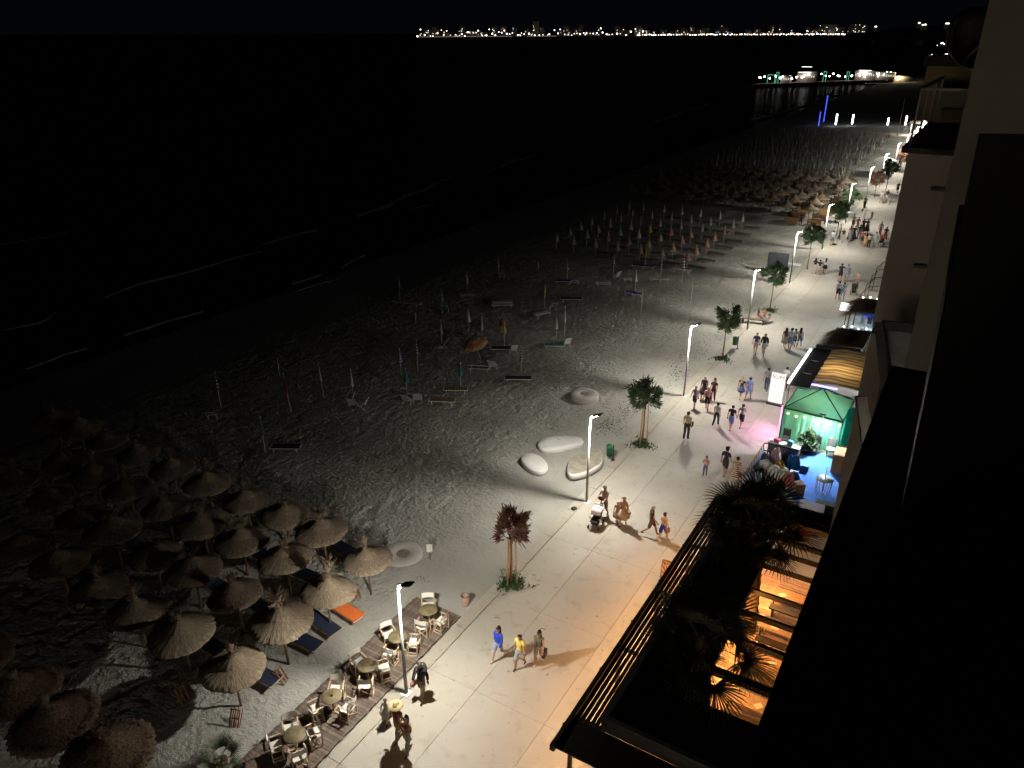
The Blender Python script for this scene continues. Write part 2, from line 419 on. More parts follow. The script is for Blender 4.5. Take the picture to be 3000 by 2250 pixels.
_l = bpy.data.lights.new('lamp_light', 'SPOT'); _l.energy = LAMP_POWER; _l.color = LAMP_COLOR; _l.spot_size = R(178); _l.spot_blend = 0.62; _l.shadow_soft_size = 0.07
ll = link('lamp_light', _l, lamp, (0.27, 0.03, 4.92), (0, R(4), 0))
remember(lamp)
lab = ['beside the wooden deck', 'behind the pebble-shaped seats', 'between the round pad and first green tree', 'beside the squatting children', 'next to the dark screen']
for k in list(range(15)) + [-2, -3]:
    y = 15.7 + 14.75 * k
    nm = 'tall grey street lamp %s' % lab[k] if 0 <= k < 5 else ('lit street lamp, %s along the kerb from the wooden deck' % ORD[k + 1] if k > 0 else 'street lamp on the kerb, %s before the wooden deck' % ORD[-k])
    if k == 0: lamp['label'] = nm
    else: dup(lamp, (-14.1 + (0.05 if k % 2 else -0.03), y, 0), R(random.uniform(-5, 5)), nm)

# ================================================================== PLANKED DECK, TABLES, CHAIRS
deck = struct(MB().box((-15.85, 11.5, 0.02), (2.2, 17.0, 0.06)).obj('deck', mat('deck_bearer', (0.03, 0.025, 0.02), 0.9)))
pm = [mat('deck_plank_%d' % q, c, 0.8, noise=0.3, scale=5, bump=0.004) for q, c in enumerate([(0.155, 0.115, 0.085), (0.19, 0.145, 0.11), (0.13, 0.095, 0.075), (0.17, 0.135, 0.11), (0.21, 0.165, 0.13)])]
pmesh = [MB().box((0, 0, 0), (2.3, 0.132, 0.035)).mesh('plank', q) for q in pm]
for k in range(112):
    y = 4.4 + 0.14 * k
    o = link('plank', random.choice(pmesh), deck, (-15.83 + random.uniform(-.02, .02), y, 0.075 + random.uniform(-.003, .003)))

m_wood = mat('pale_beech', (0.56, 0.44, 0.30), 0.6, noise=0.15, scale=12)
m_canvas = mat('white_canvas', (0.74, 0.71, 0.63), 0.9, noise=0.06, scale=10, bump=0.003)
m_top = mat('round_table_wood', (0.20, 0.16, 0.085), 0.55, noise=0.35, scale=3.0)
def curved(pts, w0, w1, sag, n=6):
    """cloth panel between two bars with a sag"""
    b = MB(); vs = []; a0, a1, c0, c1 = [Vector(p) for p in pts]
    for q in range(n + 1):
        t = q / n; s = Vector(sag) * math.sin(math.pi * t)
        vs += [a0.lerp(a1, t) + s, c0.lerp(c1, t) + s]
    b.add(vs, [(2 * q, 2 * q + 1, 2 * q + 3, 2 * q + 2) for q in range(n)], True)
    vs2 = [v - Vector(sag).normalized() * 0.012 for v in vs]
    b.add(vs2, [(2 * q + 1, 2 * q, 2 * q + 2, 2 * q + 3) for q in range(n)], True)
    return b
chair = thing('director_chair', 'x', 'chair', (0, 0, 0.095), 0, 'white director chairs around the round deck tables'); chair.scale = (0.86, 0.86, 0.95)
for s in (-1, 1):
    MB().bar((s * 0.29, -0.24, 0.02), (s * 0.29, 0.26, 0.02), 0.035, 0.035).bar((s * 0.29, -0.20, 0.16), (s * 0.29, 0.24, 0.16), 0.03).obj('side_rail', m_wood, chair)
    MB().bar((s * 0.29, 0.19, 0.02), (s * 0.29, 0.19, 0.66), 0.035).bar((s * 0.29, -0.20, 0.02), (s * 0.29, -0.24, 0.93), 0.035).obj('leg', m_wood, chair)
    MB().box((s * 0.29, 0.0, 0.67), (0.055, 0.52, 0.022)).obj('armrest', m_wood, chair)
    for yy in (0.2, -0.2):
        MB().bar((-s * 0.28, yy + s * 0.02, 0.05), (s * 0.28, yy + s * 0.02, 0.44), 0.03, 0.022).obj('cross_brace', m_wood, chair)
    MB().bar((s * 0.27, -0.24, 0.45), (s * 0.27, 0.24, 0.45), 0.035).obj('seat_rail', m_wood, chair)
curved([(-0.26, -0.22, 0.465), (0.26, -0.22, 0.465), (-0.26, 0.23, 0.465), (0.26, 0.23, 0.465)], 0, 0, (0, 0, -0.03)).obj('seat', m_canvas, chair)
curved([(-0.30, -0.23, 0.70), (0.30, -0.23, 0.70), (-0.30, -0.255, 0.94), (0.30, -0.255, 0.94)], 0, 0, (0, -0.05, 0)).obj('backrest', m_canvas, chair)
remember(chair)
tabl = thing('round_table', 'x', 'table', (-15.64, 11.8, 0.095), 0, 'round wooden tables on the deck')
tt = MB().lathe([(0.001, 0.725), (0.355, 0.725), (0.365, 0.74), (0.355, 0.755), (0.001, 0.755)], 32).obj('table_top', m_top, tabl)
MB().tube([(0, 0, 0.02), (0, 0, 0.72)], 0.035, 10).obj('pedestal', m_wood, tabl)
for a in range(4):
    MB().bar((0, 0, 0.04), (0.3 * math.cos(a * 1.57 + .5), 0.3 * math.sin(a * 1.57 + .5), 0.03), 0.05, 0.03).obj('leg', m_wood, tabl)
remember(tabl)
TB = [(-15.64, 11.8), (-15.71, 13.64), (-15.62, 15.39), (-15.6, 17.12), (-15.49, 18.95)]
CH = [[(150, 'its back to the sand'), (60, 'at the far side'), (-35, 'on the promenade side'), (-130, 'on the near side')],
      [(120, 'its back to the sand'), (10, 'on the promenade side'), (-120, 'on the near side')],
      [(165, 'its back to the sand'), (45, 'at the far side'), (-55, 'on the near side')],
      [(165, 'its back to the sand'), (30, 'on the promenade side'), (-80, 'on the near side')],
      [(130, 'its back to the sand'), (0, 'on the promenade side'), (-75, 'on the near side')]]
first = True
for q, (x, y) in enumerate(TB):
    nm = 'round wooden table on the deck, %s from the frame bottom' % ORD[q + 1]
    if q == 0: tabl['label'] = nm; tabl.rotation_euler = (0, 0, 0.3)
    else: dup(tabl, (x, y, 0.095), q * 1.1, nm)
    for ang, where in CH[q]:
        a = R(ang); r = 0.62
        px, py = x + r * math.cos(a), y + r * math.sin(a)
        rz = a + math.pi / 2 + R(random.uniform(-12, 12))
        nm = 'white director chair %s of the %s round table' % (where, ORD[q + 1])
        if first: chair.location = (px, py, 0.095); chair.rotation_euler = (0, 0, rz); chair['label'] = nm; first = False
        else: dup(chair, (px, py, 0.095), rz, nm)
for q, (x, y) in enumerate([(-15.71, 13.64), (-15.5, 17.2)]):
    a = MB().lathe([(0.0, 0), (0.045, 0), (0.05, 0.03), (0.03, 0.035), (0.0, 0.02)], 12).obj('ashtray', mat('ashtray_metal', (0.05, 0.03, 0.02), 0.4, 0.5), None, (x, y, 0.852))
    tag(a, 'small dark ashtray on the %s round deck table' % ('second' if q == 0 else 'fourth'), 'ashtray')

# ================================================================== STRAW PARASOLS AND SUNBEDS
def thatch_mat():
    m = bpy.data.materials.new('dry_straw'); m.use_nodes = True; _M['thatch'] = m
    n = m.node_tree; b = n.nodes['Principled BSDF']; L = n.links
    b.inputs['Roughness'].default_value = 0.95; b.inputs['Specular IOR Level'].default_value = 0.1
    tc = n.nodes.new('ShaderNodeTexCoord'); sx = n.nodes.new('ShaderNodeSeparateXYZ')
    at = n.nodes.new('ShaderNodeMath'); at.operation = 'ARCTAN2'
    L.new(tc.outputs['Object'], sx.inputs[0]); L.new(sx.outputs['Y'], at.inputs[0]); L.new(sx.outputs['X'], at.inputs[1])
    cb = n.nodes.new('ShaderNodeCombineXYZ'); L.new(at.outputs[0], cb.inputs['X']); 
    sc = n.nodes.new('ShaderNodeMath'); sc.operation = 'MULTIPLY'; sc.inputs[1].default_value = 0.6
    L.new(sx.outputs['Z'], sc.inputs[0]); L.new(sc.outputs[0], cb.inputs['Y'])
    z = n.nodes.new('ShaderNodeTexNoise'); z.inputs['Scale'].default_value = 22; z.inputs['Detail'].default_value = 6
    L.new(cb.outputs[0], z.inputs['Vector'])
    r = n.nodes.new('ShaderNodeValToRGB'); e = r.color_ramp.elements
    e[0].position = 0.3; e[1].position = 0.66; e[0].color = (0.12, 0.085, 0.055, 1); e[1].color = (0.30, 0.24, 0.17, 1)
    L.new(z.outputs['Fac'], r.inputs['Fac']); L.new(r.outputs[0], b.inputs['Base Color'])
    bp = n.nodes.new('ShaderNodeBump'); bp.inputs['Strength'].default_value = 1.0; bp.inputs['Distance'].default_value = 0.03
    L.new(z.outputs['Fac'], bp.inputs['Height']); L.new(bp.outputs[0], b.inputs['Normal'])
    return m
m_straw = thatch_mat()
m_pole = mat('round_timber', (0.16, 0.11, 0.07), 0.85, noise=0.25, scale=6)
def canopy_mesh(rad, seed, fringe=False):
    rr = random.Random(seed); b = MB(); n = 90
    p_ = rr.uniform(0, 6); wob = [1 + rr.uniform(-0.02, 0.02) + .025 * math.sin(3 * 6.283 * k / n + p_) + .015 * math.sin(7 * 6.283 * k / n + p_ * 2) for k in range(n)]
    prof = [(0.03, 0.50), (0.10, 0.42), (0.30, 0.30), (0.55, 0.17), (0.80, 0.07), (1.0, 0.0), (1.0, -0.05), (0.8, 0.0), (0.3, 0.2)]
    b.lathe([(r * rad, z * rad * 1.05) for r, z in prof], n, wob=lambda i, k: wob[k] * (1 if i < 4 else 1 + 0.02 * ((k * 7) % 3 - 1)))
    b.lathe([(0.05 * rad, 0.55 * rad), (0.36 * rad, 0.335 * rad), (0.40 * rad, 0.27 * rad)], 40, wob=lambda i, k: 1 + 0.05 * ((k * 5) % 3 - 1))
    for k in range(260 if not fringe else 420):
        a = rr.uniform(0, 6.283); r0 = rad * (0.97 if not fringe else rr.uniform(0.75, 1.0)); l = rr.uniform(0.02, 0.06) * (2.2 if fringe else 1)
        ca, sa = math.cos(a), math.sin(a); w = 0.018
        z0 = 0.0 * rad if not fringe else 0.1 * rad
        b.add([(ca * r0 - sa * w, sa * r0 + ca * w, z0), (ca * r0 + sa * w, sa * r0 - ca * w, z0), (ca * (r0 + l), sa * (r0 + l), z0 - 0.05 - l * 0.4)], [(0, 1, 2)])
    b.m = 1; b.lathe([(rad * 0.985, -0.02), (rad * 1.01, -0.05), (rad * 0.985, -0.08)], n, wob=lambda i, k: wob[k]) if not fringe else None
    return b.mesh('canopy', [m_straw if not fringe else mat('dimmed_straw', (0.15, 0.095, 0.06), 0.95, noise=0.5, scale=14, bump=0.02), mat('straw_binding', (0.36, 0.29, 0.19), 0.9)])  # fringed canopies: weaker lamplight put into a darker straw colour
def tuft_mesh(seed, hgt=0.38):
    rr = random.Random(seed); b = MB()
    b.lathe([(0.11, 0.0), (0.075, 0.08), (0.06, hgt * 0.45), (0.10, hgt * 0.75), (0.03, hgt)], 10)
    for k in range(110):
        a = rr.uniform(0, 6.283); e = rr.uniform(0.1, 1.2); l = rr.uniform(0.10, 0.24)
        z0 = rr.uniform(0.05, hgt); d = Vector((math.cos(a) * math.cos(e), math.sin(a) * math.cos(e), math.sin(e)))
        p = Vector((math.cos(a) * 0.05, math.sin(a) * 0.05, z0)); s = d.orthogonal().normalized() * 0.012
        b.add([p - s, p + s, p + d * l], [(0, 1, 2)])
    return b.mesh('straw_tuft', m_straw)
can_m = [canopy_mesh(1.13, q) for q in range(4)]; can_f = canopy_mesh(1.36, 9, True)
tuf_m = [tuft_mesh(q, h_) for q, h_ in enumerate([0.36, 0.5, 0.26])]
pole_m = MB().tube([(0, 0, -0.1), (0, 0, 2.25)], 0.045, 8).mesh('pole', m_pole)
strut_m = MB().bar((0, 0, 1.55), (0.62, 0, 2.12), 0.03).bar((0, 0, 1.55), (-0.62, 0, 2.12), 0.03).bar((0, 0, 1.55), (0, 0.62, 2.12), 0.03).bar((0, 0, 1.55), (0, -0.62, 2.12), 0.03).mesh('strut', m_pole)
def straw_parasol(x, y, label, group, kind=0, tilt=None, z=0.0, scl=1.0):
    t = thing('straw_parasol', label, 'parasol', (x, y, z), random.uniform(0, 6.28), group); s_ = scl * random.uniform(.93, 1.05); t.scale = (s_, s_ * random.uniform(.96, 1.04), s_ * random.uniform(.94, 1.05)); t.rotation_euler = (random.uniform(-.04, .04), random.uniform(-.04, .04), random.uniform(0, 6.28))
    link('pole', pole_m, t); link('strut', strut_m, t)
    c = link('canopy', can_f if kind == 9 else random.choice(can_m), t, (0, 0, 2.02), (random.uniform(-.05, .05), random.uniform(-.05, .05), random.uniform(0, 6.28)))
    link('straw_tuft', random.choice(tuf_m), c, (0, 0, 0.50), None, random.choice([1.5, 2.0, 1.7]))
    return t
m_navy = mat('navy_sunbed_cloth', (0.012, 0.02, 0.045), 0.85, noise=0.15, scale=12)
m_orange = mat('orange_sunbed_cloth', (0.72, 0.16, 0.03), 0.85, noise=0.08, scale=6)
m_bedwood = mat('reddish_sunbed_wood', (0.24, 0.11, 0.06), 0.6, noise=0.2, scale=8)
def sunbed(cloth, back_up, nm='sunbed'):
    """length along x (foot at +x)"""
    t = thing(nm, 'x', 'sunbed', (0, 0, 0))
    L, W, Z = 1.9, 0.62, 0.34
    for s in (-1, 1):
        MB().bar((-L / 2, s * W / 2, Z - 0.03), (L / 2, s * W / 2, Z - 0.03), 0.045, 0.06).obj('side_rail', m_bedwood, t)
        for xx in (-0.6, 0.72):
            MB().bar((xx - 0.12, s * (W / 2 - 0.03), 0.0), (xx + 0.1, s * (W / 2 - 0.03), Z - 0.03), 0.04).obj('leg', m_bedwood, t)
    MB().bar((L / 2 - 0.02, -W / 2 - 0.03, Z), (L / 2 - 0.02, W / 2 + 0.03, Z), 0.05, 0.035).obj('foot_rail', m_wood, t)
    hx = -0.25
    MB().box(((hx + L / 2) / 2, 0, Z + 0.012), (L / 2 - hx, W - 0.02, 0.02)).obj('cloth', cloth, t)
    a = R(38) if back_up else 0.02
    ln = L / 2 + hx + 0.0 if False else 0.70
    MB().slab3([(hx, -W / 2 + .01, Z + .002), (hx, W / 2 - .01, Z + .002), (hx - ln * math.cos(a), W / 2 - .01, Z + ln * math.sin(a)), (hx - ln * math.cos(a), -W / 2 + .01, Z + ln * math.sin(a))], (0, 0, 0.02)).obj('backrest', cloth, t)
    remember(t); return t
bed_navy = sunbed(m_navy, True); bed_flat = sunbed(m_navy, False); bed_orange = sunbed(m_orange, False)
tag(bed_orange, 'bright orange flat sunbed beside the straw parasols', 'sunbed'); bed_orange.location = (-18.85, 17.62, 0.02); bed_orange.rotation_euler = (0, 0, R(-6))
bed_flat['label'] = 'dark navy flat sunbed next to the orange one'; bed_flat.location = (-19.1, 16.55, 0.02); bed_flat.rotation_euler = (0, 0, R(-8)); bed_flat['category'] = 'sunbed'
bed_navy.location = (-19.2, 13.35, 0.02); bed_navy['label'] = 'navy sunbed with raised back beside the nearest round straw parasol'; bed_navy.rotation_euler = (0, 0, R(3))
GP = 'straw parasols of the near beach rows'; GBED = 'navy sunbeds under the near straw parasols'
bed_flat['group'] = GBED; bed_navy['group'] = GBED
colsX = [-18.8, -21.6, -24.2, -26.8, -29.4, -32.1, -34.8, -37.6, -40.0, -42.5]
rowsY = {12.2: 6, 14.75: 8, 17.2: 8, 19.6: 10}
RN = {12.2: 'first', 14.75: 'second', 17.2: 'third', 19.6: 'fourth'}
okp = []
for ry, n in rowsY.items():
    for ci in range(n):
        if ry == 19.6 and ci == 0: continue
        x, y = colsX[ci], ry
        if ry == 17.2 and ci == 0: y = 16.72
        if ry == 14.75 and ci == 0: y = 14.5
        x += random.uniform(-.08, .08); y += random.uniform(-.08, .08)
        straw_parasol(x, y, 'round straw parasol, %s full row from the near end, %s from the promenade' % (RN[ry], ORD[ci + 1]), GP, z=0.0)
        okp.append((x, y, ci, ry))
# its right neighbour of the last row stands closer to the path
straw_parasol(-18.75, 19.15, 'round straw parasol beside the flat concrete disc', GP)
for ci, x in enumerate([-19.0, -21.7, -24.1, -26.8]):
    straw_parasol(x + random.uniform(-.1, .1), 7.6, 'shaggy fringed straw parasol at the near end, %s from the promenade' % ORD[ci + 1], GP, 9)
for (x, y, ci, ry) in okp:
    if ci == 0 and ry == 14.75:
        dup(bed_flat, (x - 0.35, y + 1.0, 0.02), R(2), 'navy flat sunbed between the first and second parasols nearest the deck')
    elif ci > 0 and ci < 5:
        dup(bed_navy, (x - 0.3, y + 1.15, 0.02), R(random.uniform(-8, 8)), 'navy sunbed behind the straw parasol, %s row, %s from the promenade' % (RN[ry], ORD[ci + 1]))
# folded wooden deckchairs standing by the poles
fold = thing('folded_deckchair', 'x', 'deckchair', (0, 0, 0), 0, 'folded wooden deckchairs by the straw parasols')
for s in (-1, 0, 1):
    MB().bar((s * 0.16, 0, 0.02), (s * 0.16 + 0.03, 0.28, 0.62), 0.035).bar((s * 0.16 + .05, 0.02, 0.02), (s * 0.16 - .02, 0.5, 0.42), 0.03).obj('frame_bar', m_bedwood, fold)
MB().bar((-0.2, 0.14, 0.3), (0.2, 0.14, 0.3), 0.03).bar((-0.2, 0.26, 0.58), (0.2, 0.26, 0.58), 0.03).obj('cross_rail', m_bedwood, fold)
remember(fold)
fp = [(-18.25, 11.35, 20, 'under the nearest round straw parasol'), (-19.0, 18.55, 60, 'beside the orange sunbed'), (-20.4, 18.6, 80, 'behind the orange sunbed'), (-20.7, 16.2, 75, 'behind the flat navy sunbed'),
      (-18.2, 13.75, 110, 'by the raised navy sunbed'), (-20.5, 13.0, 95, 'between first row parasols'), (-20.6, 11.2, 95, 'left of the nearest round parasol'), (-23.1, 16.6, 90, 'deep between the second and third parasol rows'), (-23.1, 19.0, 80, 'deep between the last parasol rows')]
for q, (x, y, a, w) in enumerate(fp):
    nm = 'folded reddish wooden deckchair %s' % w
    if q == 0: fold.location = (x, y, 0.02); fold.rotation_euler = (0, 0, R(a)); fold['label'] = nm
    else: dup(fold, (x, y, 0.02), R(a), nm)
b = MB().box((0, 0, 0), (0.28, 0.02, 0.2), 0, R(20)).obj('paper_notice', mat('paper_white', (0.7, 0.7, 0.68), 0.8), None, (-17.93, 14.2, 2.0)); tag(b, 'small white notice clipped to the straw parasol rim', 'notice')

# ================================================================== CONCRETE SEATS AND PADS ON THE SAND
m_seat = concrete_mat('white_terrazzo', (0.72, 0.71, 0.68), (0.58, 0.57, 0.55))
m_sandtop = mat('sand_covered', (0.33, 0.30, 0.23), 0.95, noise=0.2, scale=3)
def pebble(pts, z, label, m, body='seat_body'):
    P = [Vector((x, y, 0)) for x, y in pts]; n = len(P)
    sm = []
    for k in range(n):
        p0, p1, p2, p3 = P[k - 1], P[k], P[(k + 1) % n], P[(k + 2) % n]
        for t in (0, .25, .5, .75):
            sm.append(0.5 * ((2 * p1) + (p2 - p0) * t + (2 * p0 - 5 * p1 + 4 * p2 - p3) * t * t + (3 * p1 - p0 - 3 * p2 + p3) * t ** 3))
    c = sum(sm, Vector()) / len(sm); N = len(sm); b = MB()
    rings = [(0.90, 0.0), (1.0, 0.08), (1.0, z - 0.10), (0.985, z - 0.03), (0.95, z), (0.5, z + 0.005)]
    vs = [tuple((c + (p - c) * s).xy) + (zz,) for s, zz in rings for p in sm] + [(c.x, c.y, z + 0.005)]
    fs = [(i * N + k, i * N + (k + 1) % N, (i + 1) * N + (k + 1) % N, (i + 1) * N + k) for i in range(5) for k in range(N)] + [(5 * N + k, 5 * N + (k + 1) % N, 6 * N) for k in range(N)]
    b.add(vs, fs, True); o = b.obj('pebble_seat', m); tag(o, label, 'seat', 'pebble-shaped concrete seats on the sand'); return o, c, sm
pebble([(-18.95, 33.96), (-19.03, 34.69), (-18.61, 35.35), (-17.86, 35.81), (-17.23, 36.02), (-16.84, 35.70), (-16.84, 35.24), (-17.25, 34.65), (-17.84, 33.95), (-18.42, 33.60)], 0.32, 'long white pebble-shaped concrete seat, farthest of the three', m_seat)
pebble([(-18.88, 31.97), (-18.99, 32.55), (-18.68, 32.85), (-18.14, 32.82), (-17.55, 32.46), (-17.14, 31.94), (-17.15, 31.47), (-17.52, 31.24), (-18.15, 31.39)], 0.34, 'rounded white pebble-shaped concrete seat nearest the sea', m_seat)
o, c_, sm_ = pebble([(-16.25, 32.56), (-16.50, 33.34), (-16.34, 34.09), (-16.02, 34.86), (-15.60, 35.11), (-15.12, 34.67), (-14.78, 33.84), (-14.89, 33.00), (-15.23, 32.19), (-15.63, 31.80), (-16.00, 32.02)], 0.42, 'sand-topped pebble-shaped concrete seat behind the lamp pole', m_seat)
b = MB(); N = len(sm_); b.add([tuple((c_ + (p - c_) * 0.945).xy) + (0.424,) for p in sm_] + [(c_.x, c_.y, 0.45)], [(k, (k + 1) % N, N) for k in range(N)], True); b.obj('sand_layer', m_sandtop, o)
def disc(x, y, r, h_, label):
    o = MB().lathe([(r * 0.97, 0), (r, 0.03), (r, h_ - 0.03), (r * 0.97, h_), (r * 0.36, h_), (0.34 * r, h_ - 0.02), (0.0, h_ - 0.02)], 48).obj('concrete_disc', concrete_mat('disc_concrete', (0.42, 0.40, 0.36), (0.33, 0.32, 0.29)), None, (x, y, 0))
    tag(o, label, 'concrete pad'); b = MB().lathe([(0.0, h_ - 0.015), (0.32 * r, h_ - 0.015)], 24).obj('sand_pocket', mat('sand_pocket', (0.17, 0.15, 0.12), 0.95), o)
    return o
disc(-19.35, 22.05, 0.95, 0.12, 'low round concrete disc beside the last straw parasol')
disc(-19.6, 41.35, 0.93, 0.42, 'tall round concrete disc standing alone on the open sand')
# ================================================================== YOUNG TREES ON THE KERB
m_leafg = mat('tamarisk_green', (0.085, 0.145, 0.06), 0.8, noise=0.5, scale=2.5)
m_leafr = mat('dried_reddish_leaves', (0.26, 0.12, 0.08), 0.8, noise=0.5, scale=2.5)
m_bark = mat('young_bark', (0.17, 0.12, 0.08), 0.9, noise=0.3, scale=10)
m_stake = mat('timber_stake', (0.46, 0.26, 0.12), 0.7, noise=0.15, scale=9)
def crown_mesh(name, R_, H_, n, m, seed, spiky=1.0):
    rr = random.Random(seed); b = MB()
    cl = []
    for _ in range(34):
        while True:
            p = Vector((rr.uniform(-1, 1), rr.uniform(-1, 1), rr.uniform(-1, 1)))
            if 0.25 < p.length < 1: break
        cl.append(Vector((p.x * R_, p.y * R_, p.z * H_)))
    for c in cl:
        out = Vector((c.x / R_, c.y / R_, c.z / H_ + 0.35)).normalized()
        for _ in range(n // 34):
            p = c + Vector((rr.gauss(0, .13), rr.gauss(0, .13), rr.gauss(0, .13))) * R_
            d = (out + Vector((rr.gauss(0, .45), rr.gauss(0, .45), rr.gauss(0, .45)))).normalized()
            l = rr.uniform(0.12, 0.30) * spiky; s = d.orthogonal().normalized(); s = (Matrix.Rotation(rr.uniform(0, 6.28), 3, d) @ s) * rr.uniform(0.02, 0.04)
            b.add([p - s, p + s, p + d * l + s * .3, p + d * l - s * .3], [(0, 1, 2, 3)])
    return b.mesh(name, m)
def limbs(b, base, top, R_, seed):
    rr = random.Random(seed); b.tube([base, (base[0] + .03, base[1] - .02, (base[2] + top) / 2), (0, 0, top)], [0.055, 0.045, 0.04], 7)
    for _ in range(9):
        a = rr.uniform(0, 6.28); e = rr.uniform(0.3, 1.2); l = R_ * rr.uniform(0.7, 1.1)
        d = Vector((math.cos(a) * math.cos(e), math.sin(a) * math.cos(e), math.sin(e)))
        b.tube([(0, 0, top - 0.1), Vector((0, 0, top)) + d * l * 0.5, Vector((0, 0, top + 0.08)) + d * l], [0.03, 0.018, 0.006], 5, caps=False)
gm = [crown_mesh('crown', 0.84, 0.86, 2300, m_leafg, q) for q in range(3)]
rm = crown_mesh('crown', 0.70, 0.70, 1700, m_leafr, 11)
def bed_plants(t, r, n, m, seed):
    rr = random.Random(seed); b = MB()
    for _ in range(n):
        a = rr.uniform(0, 6.28); q = r * abs(rr.gauss(0, .55)) * (1 + .35 * math.sin(a * 3 + seed)); x, y = q * math.cos(a), q * math.sin(a)
        for _ in range(3):
            aa = rr.uniform(0, 6.28); l = rr.uniform(0.06, 0.16); w = 0.03
            dx, dy = math.cos(aa), math.sin(aa)
            b.add([(x - dy * w, y + dx * w, 0.02), (x + dy * w, y - dx * w, 0.02), (x + dx * l, y + dy * l, 0.05 + l * rr.uniform(.3, 1.0))], [(0, 1, 2)])
    stuff(b.obj('ground_cover', m, t))
m_gc = mat('bed_plant_green', (0.035, 0.085, 0.025), 0.85, noise=0.5, scale=5)
def tree(x, y, label, cm, z0, scl=1.0, stakes=True, plants=True, tilt=0.0, seed=0):
    t = thing('young_tree', label, 'tree', (x, y, 0), 0, 'young trees along the kerb')
    b = MB(); limbs(b, (0, 0, 0), z0 - 0.3, 0.6 * scl, seed); b.obj('trunk', m_bark, t)
    c = link('crown', cm, t, (0, 0, z0 + 0.25), (tilt, 0, seed * 1.3), scl)
    if stakes:
        for sx, sy in ((0.26, 0.05), (-0.22, 0.16), (-0.02, -0.28)):
            MB().tube([(sx, sy, 0), (sx * 0.75, sy * 0.75, z0 - 0.35)], 0.035, 7).obj('stake', m_stake, t)
        MB().bar((0.24, 0.05, 0.9), (-0.20, 0.15, 0.9), 0.05, 0.02).bar((-0.20, 0.15, 0.92), (-0.02, -0.25, 0.92), 0.05, 0.02).obj('brace', m_stake, t)
    if plants: bed_plants(t, 0.58, 420, m_gc, seed)
    return t
tree(-14.02, 22.95, 'young staked tree with a dried reddish-brown crown', rm, 2.75, 1.0, True, True, 0, 1)
tree(-13.95, 37.6, 'staked green young tree by the green bin and pebble seats', gm[0], 3.0, 1.02, True, True, 0, 2)
tree(-13.9, 52.8, 'slim green young tree next to the walking pair', gm[1], 3.0, 1.05, False, True, 0.05, 3)
tree(-13.7, 65.6, 'green young tree in front of the dark screen', gm[2], 3.1, 1.05, False, True, 0.05, 4)
tree(-13.75, 80.6, 'green young tree beside the three girls in dark clothes', gm[0], 3.3, 1.2, False, False, 0.02, 5)
tree(-13.9, 97.0, 'green young tree just before the crowd', gm[1], 3.0, 1.2, False, False, 0, 6)
tree(-14.6, 108.5, 'green young tree behind the crowd on the sand side', gm[2], 2.6, 1.25, False, False, 0, 7)
tree(-13.6, 124.5, 'far young tree with a brownish-red crown', rm, 2.5, 1.3, False, False, 0, 8)
tree(-12.9, 131.0, 'tall far young tree with thin green crown', gm[1], 3.4, 1.25, False, False, 0, 9)
tree(-13.2, 150.0, 'farthest young tree with mixed brown crown', rm, 2.6, 1.3, False, False, 0, 10)

# bins, small signs
m_green = mat('bin_green_paint', (0.015, 0.10, 0.035), 0.45, noise=0.1)
def green_bin(x, y, label):
    t = thing('litter_bin', label, 'litter bin', (x, y, 0), R(20), 'green litter bins')
    MB().lathe([(0.001, 0.32), (0.17, 0.32), (0.19, 0.85), (0.20, 0.87)], 16).obj('bin_body', m_green, t)
    MB().lathe([(0.20, 0.87), (0.21, 0.9), (0.15, 0.98), (0.001, 1.0)], 16).obj('lid', m_green, t)
    MB().tube([(0.22, 0, 0), (0.22, 0, 1.02)], 0.028, 8).obj('post', m_dark, t)
    MB().box((0.22, 0, 0.01), (0.22, 0.22, 0.02)).obj('foot_plate', m_dark, t)
green_bin(*(-14.02, 35.16), 0) if False else green_bin(-14.85, 34.95, 'green post-mounted litter bin by the pebble seats')
green_bin(-13.75, 55.3, 'green post-mounted litter bin beside the walking pair')
t = thing('waste_basket', 'open brown cylindrical bin standing on the sand past the deck', 'litter bin', (-14.95, 20.75, 0), 0)
MB().lathe([(0.15, 0.0), (0.18, 0.5), (0.165, 0.5), (0.14, 0.05), (0.0, 0.05)], 20).obj('bin_body', mat('terracotta_plastic', (0.33, 0.22, 0.17), 0.7), t)
MB().lathe([(0.178, 0.49), (0.195, 0.51), (0.16, 0.52)], 20).obj('rim', mat('brown_liner', (0.13, 0.055, 0.04), 0.7), t)
t = thing('sand_sign', 'small white sign on a thin stake in the sand', 'sign', (-18.0, 22.35, 0), R(35))
MB().box((0, 0, 0.72), (0.26, 0.02, 0.42)).obj('sign_panel', mat('sign_white', (0.72, 0.72, 0.70), 0.6), t)
MB().tube([(0, 0.02, -0.1), (0, 0.02, 0.95)], 0.015, 6).obj('stake', m_dark, t)
b = MB().lathe([(0.0, 0.0), (0.16, 0.0), (0.16, 0.03), (0.0, 0.03)], 16).obj('drain_cover', mat('drain_iron', (0.012, 0.012, 0.012), 0.6), None, (-14.3, 29.55, 0.012))
tag(b, 'small black drain cover on the kerb by the second lamp', 'drain cover')
